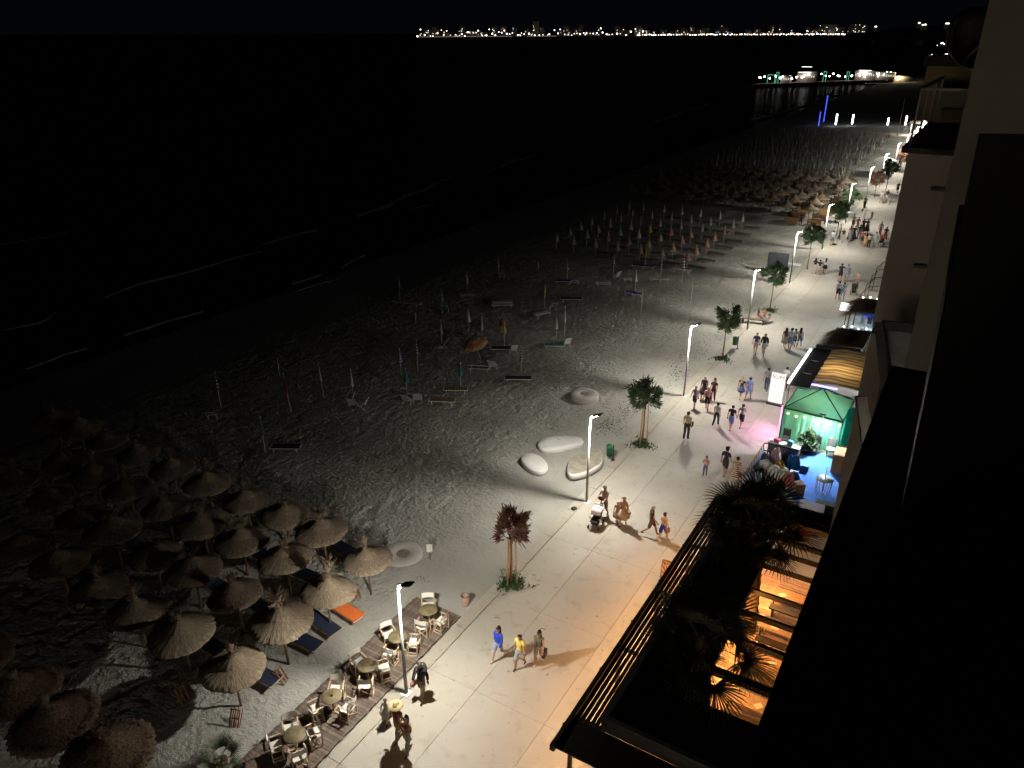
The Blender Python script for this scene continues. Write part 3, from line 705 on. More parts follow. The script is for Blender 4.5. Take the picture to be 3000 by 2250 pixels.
# big dark screen on the kerb
t = thing('display_board', 'large dark blank screen standing beside the path and lamp', 'screen', (-15.9, 76.6, 0), R(12))
MB().box((0, 0, 1.45), (1.95, 0.12, 1.75)).obj('screen_panel', mat('screen_dark', (0.022, 0.025, 0.032), 0.5), t)
MB().box((0, 0, 0.25), (1.95, 0.5, 0.3)).obj('plinth', mat('plinth_grey', (0.3, 0.3, 0.29), 0.7), t)
for s in (-0.85, 0.85): MB().bar((s, 0.08, 0.3), (s, 0.08, 2.3), 0.08).obj('post', m_dark, t)
t = thing('shower_post', 'metal beach shower behind the dark screen', 'shower', (-15.4, 81.5, 0))
MB().tube([(0, 0, 0), (0, 0, 2.2), (0.3, 0, 2.35)], 0.035, 8).obj('pipe', m_steel, t)
MB().box((0, 0, 0.05), (1.6, 1.0, 0.1)).obj('tray', m_seat, t)
walk = struct(MB().box((-26.5, 82.5, 0.02), (17.0, 1.0, 0.1), 0).obj('beach_path', mat('path_boards', (0.36, 0.33, 0.26), 0.9, noise=0.2)))

# ================================================================== CLOSED PARASOLS
def cloth_cols(n, c1, c2=None, k=5):
    return band_mat(n, c1, c2, k, 'Z', 0.85) if c2 else mat(n, c1, 0.85, noise=0.1)
m_white = cloth_cols('parasol_white', (0.62, 0.62, 0.60)); m_stripe = cloth_cols('parasol_black_white', (0.05, 0.05, 0.06), (0.66, 0.66, 0.64), 1.7)
m_pink = cloth_cols('parasol_faded_pink', (0.55, 0.27, 0.20)); m_or = cloth_cols('parasol_orange_stripe', (0.55, 0.22, 0.10), (0.58, 0.42, 0.32), 1.2)
m_yel = cloth_cols('parasol_yellow', (0.60, 0.42, 0.08)); m_gry = cloth_cols('parasol_grey', (0.42, 0.41, 0.38)); m_blu = cloth_cols('parasol_blue_white', (0.05, 0.09, 0.25), (0.5, 0.52, 0.56), 1.6)
m_far = cloth_cols('parasol_faded_grey', (0.24, 0.235, 0.21)); m_tea = cloth_cols('parasol_teal', (0.03, 0.20, 0.19)); m_redb = cloth_cols('parasol_red_brown', (0.24, 0.06, 0.04)); m_bgs = cloth_cols('parasol_beige', (0.52, 0.40, 0.28))
m_wp = mat('white_painted_metal', (0.68, 0.68, 0.66), 0.5, noise=0.05)
def closed_meshes(m, wide, nm='canopy'):
    b = MB(); n = 16
    b.lathe([(0.015, 0.0), (wide * 0.55, -0.45), (wide, -0.95), (wide * 0.9, -1.0), (0.02, -0.95)], n, wob=lambda i, k: 1 + 0.22 * ((k % 2) * 2 - 1) * (0.3 + 0.25 * i))
    return b.mesh(nm, m)
post_m = MB().tube([(0, 0, -0.1), (0, 0, 2.08)], 0.022, 6).mesh('pole', m_wp)
tip_m = MB().lathe([(0.02, 0.0), (0.03, 0.05), (0.0, 0.12)], 8).mesh('finial', m_wp)
_cm = {}
def closed(x, y, m, wide, label, group=None, hh=2.0, lean=0.0):
    k = (m.name, wide)
    if k not in _cm: _cm[k] = closed_meshes(m, wide)
    t = thing('closed_parasol', label, 'parasol', (x, y, 0), random.uniform(0, 6.28), group)
    t.rotation_euler = (lean, lean * 0.5, random.uniform(0, 6.28)); s = hh / 2.1
    t.scale = (1, 1, s)
    link('pole', post_m, t); link('canopy', _cm[k], t, (0, 0, 2.05)); link('finial', tip_m, t, (0, 0, 2.05))
    return t
GC = 'closed cloth parasols of the middle beach block'
bx = [-24.25, -26.9, -29.4, -31.9, -34.4, -36.95, -39.2]
by = [73.9, 76.9, 80.1, 83.2, 86.6, 90.3, 94.3]
pal = {0: [m_pink, m_or, m_pink, m_or, m_or, m_white, m_white], 1: [m_bgs, m_or, m_pink, m_pink, m_white, m_white, m_white], 2: [m_or, m_bgs, m_bgs, m_pink, m_white, m_white, m_white],
       3: [m_or, m_pink, m_white, m_yel, m_white, m_white, m_white], 4: [m_gry, m_pink, m_gry, m_gry, m_gry, m_white, m_white], 5: [m_gry] * 3 + [m_gry] * 4, 6: [m_gry] * 7}
for i_, x in enumerate(bx):
    for j_, y in enumerate(by):
        if i_ < 2 and j_ > 5 and False: continue
        wide = 0.27 if j_ < 4 else 0.16
        closed(x - 0.35 * (j_ * 0.12) + random.uniform(-.12, .12), y + random.uniform(-.15, .15), pal[i_][j_], wide,
               '%s closed parasol of the middle block, %s row, %s from the promenade' % ({m_pink: 'faded pink', m_or: 'orange striped', m_bgs: 'beige', m_yel: 'yellow', m_gry: 'grey', m_white: 'white'}[pal[i_][j_]], ORD[j_ + 1], ORD[i_ + 1]), GC, 2.0, random.uniform(-.04, .04))
# dark slatted beds among them
m_slat = mat('weathered_bed_wood', (0.10, 0.07, 0.05), 0.8, noise=0.2)
lb = thing('slatted_sunbed', 'x', 'sunbed', (0, 0, 0), 0, 'dark slatted sunbeds between the closed parasols')
for s in (-1, 1): MB().bar((-0.95, s * 0.3, 0.3), (0.95, s * 0.3, 0.3), 0.05).obj('side_rail', m_slat, lb)
_sl = MB().box((0, 0, 0), (0.08, 0.62, 0.02)).mesh('slat', m_slat)
for q in range(14): link('slat', _sl, lb, (-0.88 + q * 0.135, 0, 0.335))
for xx in (-0.8, 0.8):
    for s in (-1, 1): MB().bar((xx, s * 0.28, 0), (xx, s * 0.28, 0.3), 0.045).obj('leg', m_slat, lb)
remember(lb)
k0 = True
for i_, x in enumerate(bx[:5]):
    for j_, y in enumerate(by):
        p = (x + 0.9, y + 0.7 + random.uniform(-.1, .1), 0.02); rz = R(random.uniform(-8, 8)); nm = 'dark slatted sunbed of the middle block, %s row, %s from the promenade' % (ORD[j_ + 1], ORD[i_ + 1])
        if k0: lb.location = p; lb.rotation_euler = (0, 0, rz); lb['label'] = nm; k0 = False
        else: dup(lb, p, rz, nm)
# the second block of straw parasols, beyond
GS = 'straw parasols of the far beach block'
for j_ in range(8):
    for i_ in range(10):
        x = -18.3 - 2.7 * i_ + 0.12 * j_; y = 101.8 + 3.5 * j_
        straw_parasol(x + random.uniform(-.15, .15), y + random.uniform(-.2, .2), 'straw parasol of the far block, %s row, %s from the promenade' % (ORD[j_ + 1], ORD[i_ + 1]), GS, 0, z=0.05, scl=1.0)
# wooden boxes (cabanas' back rests) under the first columns
m_box = mat('varnished_board', (0.36, 0.19, 0.08), 0.7, noise=0.15)
bb = thing('wooden_bench', 'x', 'bench', (0, 0, 0), 0, 'wooden slatted benches under the far straw parasols')
for q in range(4): MB().box((0, 0, 0.12 + q * 0.19), (1.7, 0.04, 0.15)).obj('board', m_box, bb)
MB().box((0, 0.35, 0.4), (1.7, 0.6, 0.04)).obj('seat', m_box, bb)
for s in (-0.8, 0.8): MB().box((s, 0.1, 0.42), (0.06, 0.08, 0.84)).obj('post', m_box, bb)
remember(bb); k0 = True
for j_ in range(6):
    for i_ in range(2):
        p = (-17.3 - 2.7 * i_, 100.9 + 3.5 * j_, 0.02); nm = 'wooden slatted bench under the far straw parasols, %s row, %s from the promenade' % (ORD[j_ + 1], ORD[i_ + 1])
        if k0: bb.location = p; bb['label'] = nm; k0 = False
        else: dup(bb, p, R(random.uniform(-6, 6)), nm)
# the far field of wrapped parasols
GF = 'wrapped parasols of the farthest beach block'
for j_ in range(20):
    for i_ in range(10):
        x = -20.2 - 2.45 * i_ + random.uniform(-.2, .2); y = 131.5 + 3.1 * j_ + random.uniform(-.3, .3)
        closed(x, y, m_far if (i_ + j_) % 4 else m_gry, 0.20, 'pale wrapped parasol of the farthest block, %s row, %s from the promenade' % (ORD[j_ + 1], ORD[i_ + 1]), GF, 2.55, random.uniform(-.03, .03))

# ================================================================== SCATTERED PRIVATE BEACH THINGS
def tube_bed(x, y, rz, cloth, label, L=1.75, frame=None, z=0.0, tilt=0.0):
    t = thing('folding_lounger', label, 'lounger', (x, y, z), rz); fm = frame or m_wp
    t.rotation_euler = (tilt, 0, rz)
    b = MB()
    for s in (-1, 1): b.bar((-L / 2, s * 0.29, 0.34), (L / 2, s * 0.29, 0.34), 0.035)
    b.bar((-L / 2, -0.29, 0.34), (-L / 2, 0.29, 0.34), 0.035).bar((L / 2, -0.29, 0.34), (L / 2, 0.29, 0.34), 0.035).obj('frame', fm, t)
    for xx in (-L * .38, L * .38): MB().bar((xx, -0.29, 0), (xx, -0.29, 0.34), 0.03).bar((xx, 0.29, 0), (xx, 0.29, 0.34), 0.03).bar((xx, -0.29, 0.02), (xx, 0.29, 0.02), 0.03).obj('leg', fm, t)
    if cloth: MB().box((0, 0, 0.36), (L - 0.08, 0.54, 0.015)).obj('cloth', cloth, t)
def frame_chair(x, y, rz, cloth, label, fm=None):
    t = thing('folding_beach_chair', label, 'chair', (x, y, 0), rz); fm = fm or m_wp; b = MB()
    for s in (-1, 1):
        b.bar((s * 0.26, -0.25, 0), (s * 0.26, 0.25, 0.36), 0.03).bar((s * 0.26, 0.25, 0), (s * 0.26, -0.42, 0.85), 0.03)
    b.bar((-0.26, 0.25, 0.36), (0.26, 0.25, 0.36), 0.03).bar((-0.26, -0.42, 0.85), (0.26, -0.42, 0.85), 0.03).obj('frame', fm, t)
    if cloth: MB().slab3([(-0.24, 0.24, 0.35), (0.24, 0.24, 0.35), (0.24, -0.15, 0.3), (-0.24, -0.15, 0.3)], (0, 0, .01)).slab3([(-0.24, -0.15, 0.32), (0.24, -0.15, 0.32), (0.24, -0.4, 0.82), (-0.24, -0.4, 0.82)], (0, .01, .01)).obj('cloth', cloth, t)
c_white = mat('lounger_white', (0.62, 0.62, 0.60), 0.8); c_grey = mat('lounger_grey', (0.45, 0.45, 0.43), 0.8); c_blue = mat('lounger_blue', (0.03, 0.05, 0.30), 0.8)
c_red = band_mat('lounger_red_white', (0.45, 0.04, 0.03), (0.6, 0.55, 0.5), 1.4, 'X'); c_green = mat('lounger_green', (0.02, 0.20, 0.14), 0.8); c_teal = mat('lounger_teal', (0.03, 0.16, 0.17), 0.8)
c_ylw = band_mat('lounger_ochre', (0.35, 0.22, 0.06), (0.08, 0.06, 0.04), 2.0, 'X')
H0 = R(31)
closed(*(-43.00, 51.15), m_stripe, 0.10, 'striped closed parasol behind the long white-framed lounger', hh=2.2)
tube_bed(*(-41.44, 50.29), H0 * .4, c_red, 'long white-framed lounger nearest the sea', 2.6)
closed(*(-37.85, 50.55), m_blu, 0.13, 'blue and white closed parasol by the teal chair near the sea')
frame_chair(*(-37.43, 50.42), 0.5, c_teal, 'dim teal beach chair beside the blue parasol')
closed(*(-38.93, 55.95), m_white, 0.12, 'white closed parasol above the grey cooler-sized lounger')
tube_bed(*(-38.18, 54.92), H0, c_grey, 'short grey lounger under the white closed parasol', 1.3)
closed(*(-39.41, 62.16), m_gry, 0.10, 'thin grey closed parasol above the lone chair frame')
frame_chair(*(-38.22, 60.93), 0.6, None, 'lone white chair frame far out on the dark sand')
closed(*(-36.59, 65.13), m_white, 0.05, 'short white stake near the sea', hh=1.1)
tube_bed(*(-33.94, 54.08), H0 * 1.2, c_white, 'pale stacked lounger in the middle of the dark sand', 1.9)
tube_bed(*(-34.11, 54.36), H0 * 1.2, c_white, 'upper lounger of the pale stacked pair', 1.8, z=0.14)
closed(*(-30.68, 55.87), m_yel, 0.10, 'slim yellow closed parasol beside the grey-white lounger', hh=2.1)
tube_bed(*(-29.87, 53.92), H0 * 2, c_white, 'white lounger under the slim yellow parasol', 1.5)
frame_chair(*(-29.75, 55.67), 1.0, None, 'white chair frame right of the white lounger')
closed(*(-33.02, 64.58), m_stripe, 0.10, 'striped closed parasol by the two dim blue loungers')
tube_bed(*(-32.72, 63.11), H0, c_blue, 'dim blue lounger under the striped parasol', 1.6)
tube_bed(*(-31.71, 63.49), H0, None, 'empty white lounger frame beside the dim blue lounger', 1.0)
tube_bed(*(-29.53, 58.74), H0, m_navy, 'navy lounger alone on the lit edge of the sand', 1.9)
tube_bed(*(-29.03, 64.43), H0, None, 'white lounger frame right of the far striped parasol', 1.5)
closed(*(-29.85, 68.48), m_stripe, 0.10, 'striped closed parasol above the tumbled chair')
frame_chair(*(-28.97, 67.28), 1.2, c_white, 'tumbled white chair under the striped parasol')
tube_bed(*(-27.63, 66.91), H0, None, 'small white frame by the blue loungers', 0.8)
closed(*(-37.63, 46.55), m_white, 0.05, 'thin white stake left of the white towel parasol', hh=1.2)
closed(*(-32.91, 47.42), m_white, 0.16, 'white towel-like closed parasol leaning on the dark sand', lean=0.1, hh=2.1)
closed(*(-30.76, 46.06), m_white, 0.11, 'white closed parasol behind the open orange one', hh=2.3)
closed(*(-30.57, 48.69), m_redb, 0.22, 'crumpled red parasol beside the yellow one', hh=1.5)
closed(*(-29.01, 46.52), m_yel, 0.12, 'yellow closed parasol above the navy lounger', hh=2.2)
tube_bed(*(-28.56, 45.47), H0, m_navy, 'navy lounger behind the open orange parasol', 1.7)
frame_chair(*(-27.65, 45.60), 0.8, c_white, 'white framed chair at the end of the navy lounger')
frame_chair(*(-30.87, 44.80), 0.7, c_white, 'small white framed chair left of the open orange parasol')
tube_bed(*(-27.98, 41.48), H0 * .8, None, 'bare white lounger frame below the open orange parasol', 1.6)
frame_chair(*(-27.33, 42.26), 0.2, c_white, 'white folding chair beside the bare lounger frame')
closed(*(-26.22, 49.75), m_white, 0.09, 'white closed parasol by the green lounger', hh=1.9)
closed(*(-25.91, 50.56), m_white, 0.06, 'thin tall white pole parasol beside the green lounger', hh=2.6)
tube_bed(*(-25.50, 48.07), H0 * .9, c_green, 'dark green lounger with white frame', 1.5)
frame_chair(*(-24.87, 48.89), 0.9, c_white, 'white chair at the end of the green lounger')
closed(*(-31.73, 39.19), m_stripe, 0.09, 'tall striped closed parasol standing alone', hh=2.5)
closed(*(-32.35, 38.06), m_blu, 0.15, 'blue-grey closed parasol left of the tall striped one', hh=2.0)
closed(*(-33.14, 44.00), m_gry, 0.12, 'dark grey closed parasol amid dim folded chairs', hh=2.0)
frame_chair(*(-32.72, 43.67), 2.0, c_teal, 'dim folded chair under the dark grey parasol')
closed(*(-25.16, 42.56), m_stripe, 0.11, 'striped closed parasol above the dark slatted lounger', hh=2.2)
tube_bed(*(-24.69, 41.37), H0, m_navy, 'dark lounger with grey slats under the striped parasol', 1.9)
closed(*(-27.50, 38.47), m_tea, 0.14, 'teal closed parasol above the ochre bed', hh=1.9)
tube_bed(*(-27.34, 37.66), H0, c_ylw, 'ochre slatted bed under the teal parasol', 1.6)
tube_bed(*(-27.12, 35.81), H0 * .8, c_ylw, 'second ochre slatted bed nearer the straw parasols', 1.7)
closed(*(-30.01, 35.80), m_tea, 0.14, 'dim teal closed parasol left of the ochre beds', hh=1.9)
frame_chair(*(-28.60, 35.12), 0.6, c_grey, 'dim grey chair left of the ochre beds')
frame_chair(*(-29.07, 34.62), 0.2, c_grey, 'dim grey chair under the dim teal parasol')
closed(*(-39.40, 33.36), m_white, 0.05, 'short white stake second from the sea edge', hh=1.5)
closed(*(-34.26, 32.41), m_white, 0.07, 'thin cream closed parasol on the dark sand', hh=2.7, lean=0.05)
closed(*(-34.57, 29.80), m_redb, 0.09, 'leaning red-brown closed parasol in the dark', hh=2.7, lean=0.1)
closed(*(-38.96, 27.94), m_stripe, 0.10, 'dim striped closed parasol farthest left', hh=2.6)
frame_chair(*(-37.85, 26.41), 0.7, None, 'white chair frame farthest left on the dark sand')
closed(*(-32.15, 32.94), m_white, 0.10, 'white closed parasol above a heap of white chairs', hh=2.4)
for q, (u_, v_, r_) in enumerate([(0.0, 0.0, 0.4), (0.6, 0.3, 1.9), (-0.6, 0.2, 3.0)]):
    p = (-31.69, 32.37); frame_chair(p[0] + u_, p[1] + v_, r_, c_white, ['middle', 'right-hand', 'left-hand'][q] + ' white chair of the heap under the tall white parasol')
closed(*(-31.99, 25.31), m_tea, 0.06, 'thin dim pole parasol above the dark blue lounger', hh=2.4)
tube_bed(*(-31.17, 26.14), H0, m_navy, 'very dim blue lounger near the straw parasols', 1.7)
closed(*(-30.01, 68.75), m_stripe, 0.10, 'striped closed parasol right of the wrapped block') if False else None
closed(*(-28.16, 72.60), m_yel, 0.12, 'yellow closed parasol at the edge of the parasol block', hh=2.3)
tube_bed(*(-27.60, 72.15), H0 * .2, c_blue, 'blue lounger with white frame beneath the yellow parasol', 1.2)
tube_bed(*(-28.62, 71.92), H0 * .2, m_navy, 'dark lounger left of the blue framed one', 1.3)
closed(*(-24.73, 67.96), m_stripe, 0.10, 'striped closed parasol between the grey loungers', hh=2.6)
tube_bed(*(-25.32, 68.30), H0, c_grey, 'grey lounger left of the striped parasol', 1.2)
tube_bed(*(-24.67, 68.70), H0, c_grey, 'grey lounger right of the striped parasol', 1.0)
closed(*(-22.87, 68.92), m_stripe, 0.13, 'striped closed parasol over the red and white lounger', hh=3.0)
tube_bed(*(-24.04, 72.00), H0 * .1, c_red, 'red and white lounger propped on the parasol pole', 1.9, z=0.25)
closed(*(-25.74, 64.30), m_white, 0.15, 'bright white closed parasol over the blue loungers', hh=2.1)
tube_bed(*(-25.02, 63.14), H0 * .5, c_blue, 'bright blue lounger under the white parasol', 1.0)
tube_bed(*(-25.72, 63.18), H0 * .5, c_blue, 'dim blue lounger left of the bright blue one', 1.1)
# open orange striped parasol
t = thing('open_parasol', 'open orange striped parasol lying low over the sand', 'parasol', (*(-28.99, 43.24), 0), 0.4)
t.rotation_euler = (R(12), R(-14), 0.4)
m_oo = band_mat('open_parasol_stripes', (0.60, 0.22, 0.09), (0.62, 0.45, 0.28), 0.9, 'Z')
MB().lathe([(0.0, 0.42), (0.35, 0.36), (0.7, 0.2), (0.98, -0.02), (1.0, -0.08)], 8, (0, 0, 1.55), False).obj('canopy', m_oo, t); MB().tube([(0, 0, 0), (0, 0, 2.05)], 0.02, 6).obj('pole', m_wp, t)
# tall thin volleyball poles
for q, (p, hh, w) in enumerate([((-22.74, 58.49), 2.6, 'shorter thin pole'), ((-18.62, 58.85), 4.0, 'tall thin pole')]):
    tag(MB().tube([(0, 0, 0), (0, 0, hh)], 0.025, 6).obj('net_pole', m_wp, None, (*p, 0)), w + ' standing on the open sand before the third lamp', 'pole')
# ================================================================== PEOPLE
SK = {'light': mat('skin_light', (0.50, 0.29, 0.20), 0.6, noise=0.05), 'tan': mat('skin_tan', (0.38, 0.20, 0.13), 0.6, noise=0.05)}
HAIR = {'dark': mat('hair_dark', (0.012, 0.009, 0.008), 0.5, noise=0.1), 'brown': mat('hair_brown', (0.05, 0.028, 0.016), 0.5), 'blond': mat('hair_blond', (0.48, 0.34, 0.17), 0.5), 'grey': mat('hair_grey', (0.25, 0.24, 0.22), 0.6)}
SHOE = {'d': mat('shoe_dark', (0.03, 0.03, 0.03), 0.6), 'w': mat('shoe_white', (0.6, 0.58, 0.54), 0.6)}
def cm_(c):
    return mat('cloth_%02d_%02d_%02d' % tuple(int(q * 99) for q in c), c, 0.85, noise=0.14, scale=9, bump=0.004)
st_bw = band_mat('shirt_black_white_stripes', (0.02, 0.02, 0.025), (0.62, 0.62, 0.60), 3.6, 'Z'); st_tan = band_mat('dress_tan_black_stripes', (0.03, 0.02, 0.018), (0.58, 0.42, 0.28), 3.2, 'Z')
st_blu = band_mat('blue_white_print', (0.04, 0.09, 0.28), (0.55, 0.58, 0.6), 3.0, 'DIAGONAL', distort=6)
_hand = {}
def hand_mesh(sk):
    """hanging hand: palm plus five slightly curled fingers, pointing down -z"""
    if sk in _hand: return _hand[sk]
    b = MB(); b.box((0, 0, -0.045), (0.075, 0.028, 0.085))
    for k, (x, l) in enumerate([(-0.028, 0.062), (-0.009, 0.075), (0.010, 0.070), (0.028, 0.055)]):
        b.tube([(x, 0, -0.08), (x, 0.006, -0.08 - l * 0.5), (x, 0.024, -0.08 - l * 0.95)], [0.0095, 0.009, 0.007], 6)
    b.tube([(-0.036, 0.004, -0.025), (-0.058, 0.012, -0.052), (-0.056, 0.024, -0.082)], [0.012, 0.010, 0.008], 6)
    _hand[sk] = b.mesh('hand', SK[sk]); return _hand[sk]
_face = {}
def face_mesh(sk):
    if sk in _face: return _face[sk]
    b = MB(); b.m = 0
    b.add([(-0.012, 0.088, 0.0), (0.012, 0.088, 0.0), (0, 0.122, -0.012), (0, 0.092, 0.038), (0, 0.09, -0.02)], [(0, 4, 2), (4, 1, 2), (1, 3, 2), (3, 0, 2)])
    for s in (-1, 1):
        b.m = 1; b.lathe([(0.0, 0.0), (0.012, 0.002), (0.012, -0.004), (0, -0.004)], 8, (s * 0.034, 0.0, 0.0)) if False else b.box((s * 0.033, 0.093, 0.028), (0.026, 0.012, 0.012)).box((s * 0.033, 0.093, 0.047), (0.034, 0.010, 0.006))
        b.m = 0; b.box((s * 0.098, 0.0, 0.01), (0.018, 0.03, 0.05), 0)
    b.m = 2; b.box((0, 0.09, -0.04), (0.045, 0.012, 0.012))
    _face[sk] = b.mesh('face', [SK[sk], HAIR['dark'], mat('lips', (0.30, 0.08, 0.07), 0.5)]); return _face[sk]
_people = []
def person(pos, face, hgt, top, bottom, label, cat='person', kind='trousers', hair='dark', long=False, sk='light', sleeve=0.6, gait=0.5, arms='swing', extra=None, shoes='d', group=None, seated=False, sx=1.0):
    """face: heading in degrees, 0 = away along the promenade, 180 = toward the camera"""
    t = thing('person', label, cat, (pos[0], pos[1], 0.0), -R(face), group)
    s = hgt / 1.72
    ph = 1 if random.random() < 0.5 else -1
    th = 0.42 * gait
    V = []; E = []; Rd = []; T = []
    def v(p, r): V.append(Vector(p)); Rd.append(r); return len(V) - 1
    def e(a, b, tg): E.append((a, b)); T.append(tg)
    pel = v((0, 0, 0.93), 0.125); sp = v((0, 0.005, 1.10), 0.112); chs = v((0, 0.0, 1.29), 0.125); nk = v((0, 0.0, 1.44), 0.058); hb = v((0, 0.012, 1.515), 0.062); hm = v((0, 0.02, 1.60), 0.094); ht = v((0, 0.012, 1.665), 0.07)
    for a, b_, tg in ((pel, sp, 'torso'), (sp, chs, 'torso'), (chs, nk, 'torso'), (nk, hb, 'neck'), (hb, hm, 'head'), (hm, ht, 'head')): e(a, b_, tg)
    wr = {}
    for sd in (-1, 1):
        shd = v((sd * 0.165, -0.005, 1.385), 0.062); e(chs, shd, 'torso')
        sw = sd * ph * th * 0.9
        if arms == 'push': el = (sd * 0.22, 0.10, 1.13); w = (sd * 0.20, 0.33, 1.06)
        elif arms == 'phone' and sd == 1: el = (0.22, 0.06, 1.12); w = (0.10, 0.22, 1.40)
        elif arms == 'hip': el = (sd * 0.32, -0.06, 1.14); w = (sd * 0.17, 0.08, 1.0)
        elif arms == 'fold': el = (sd * 0.23, 0.06, 1.12); w = (-sd * 0.04, 0.2, 1.16)
        elif arms == 'around' and sd == 1: el = (0.38, 0.0, 1.25); w = (0.55, -0.05, 1.28)
        else:
            el = (sd * 0.215, 0.27 * math.sin(sw), 1.385 - 0.28 * math.cos(sw)); sw2 = sw + 0.25 + 0.2 * max(0, sw)
            w = (sd * 0.235, el[1] + 0.25 * math.sin(sw2), el[2] - 0.25 * math.cos(sw2))
        ie = v(el, 0.043); iw = v(w, 0.027); e(shd, ie, 'uarm'); e(ie, iw, 'farm'); wr[sd] = (Vector(el), Vector(w))
    for sd in (-1, 1):
        hip = v((sd * 0.092, 0, 0.87), 0.092); e(pel, hip, 'hip')
        a = -sd * ph * th
        if seated: kn = Vector((sd * 0.13, 0.36, 0.80)); an = Vector((sd * 0.12, 0.30, 0.42)) 
        else:
            kn = Vector((sd * 0.095, 0.42 * math.sin(a + 0.08), 0.87 - 0.42 * math.cos(a + 0.08)))
            fl = 0.12 + (0.9 * gait * 0.6 if a < 0 else 0.0)
            an = kn + Vector((sd * 0.0, 0.41 * math.sin(a - fl), -0.41 * math.cos(a - fl)))
        ik = v(kn, 0.062); ia = v(an, 0.04); it = v(an + Vector((sd * 0.015, 0.15, -0.035)), 0.033)
        e(hip, ik, 'thigh'); e(ik, ia, 'calf'); e(ia, it, 'foot')
    low = min(p.z for p in V) - 0.035
    if seated: low = 0.36
    for p in V: p.z -= low
    V = [p * s for p in V]; V = [Vector((p.x * sx, p.y, p.z)) for p in V]
    me = bpy.data.meshes.new('body'); me.from_pydata([tuple(p) for p in V], E, []); me.update()
    o = link('body', me)
    md = o.modifiers.new('skin', 'SKIN'); md.use_smooth_shade = True; md.branch_smoothing = 0.6
    sv = me.skin_vertices[0].data
    for k, r in enumerate(Rd): sv[k].radius = (r * s * (sx if k < 3 else 1), r * s * (0.86 if k in (0, 1, 2) else 1)); sv[k].use_root = (k == 0)
    o.modifiers.new('sub', 'SUBSURF').levels = 1
    _people.append(dict(t=t, o=o, V=V, E=E, T=T, R=Rd, s=s, low=low, sk=sk, hair=hair, long=long, top=top, bottom=bottom, kind=kind, sleeve=sleeve, wr=wr, shoes=shoes, extra=extra, sx=sx, gait=gait, seated=seated))
    return t
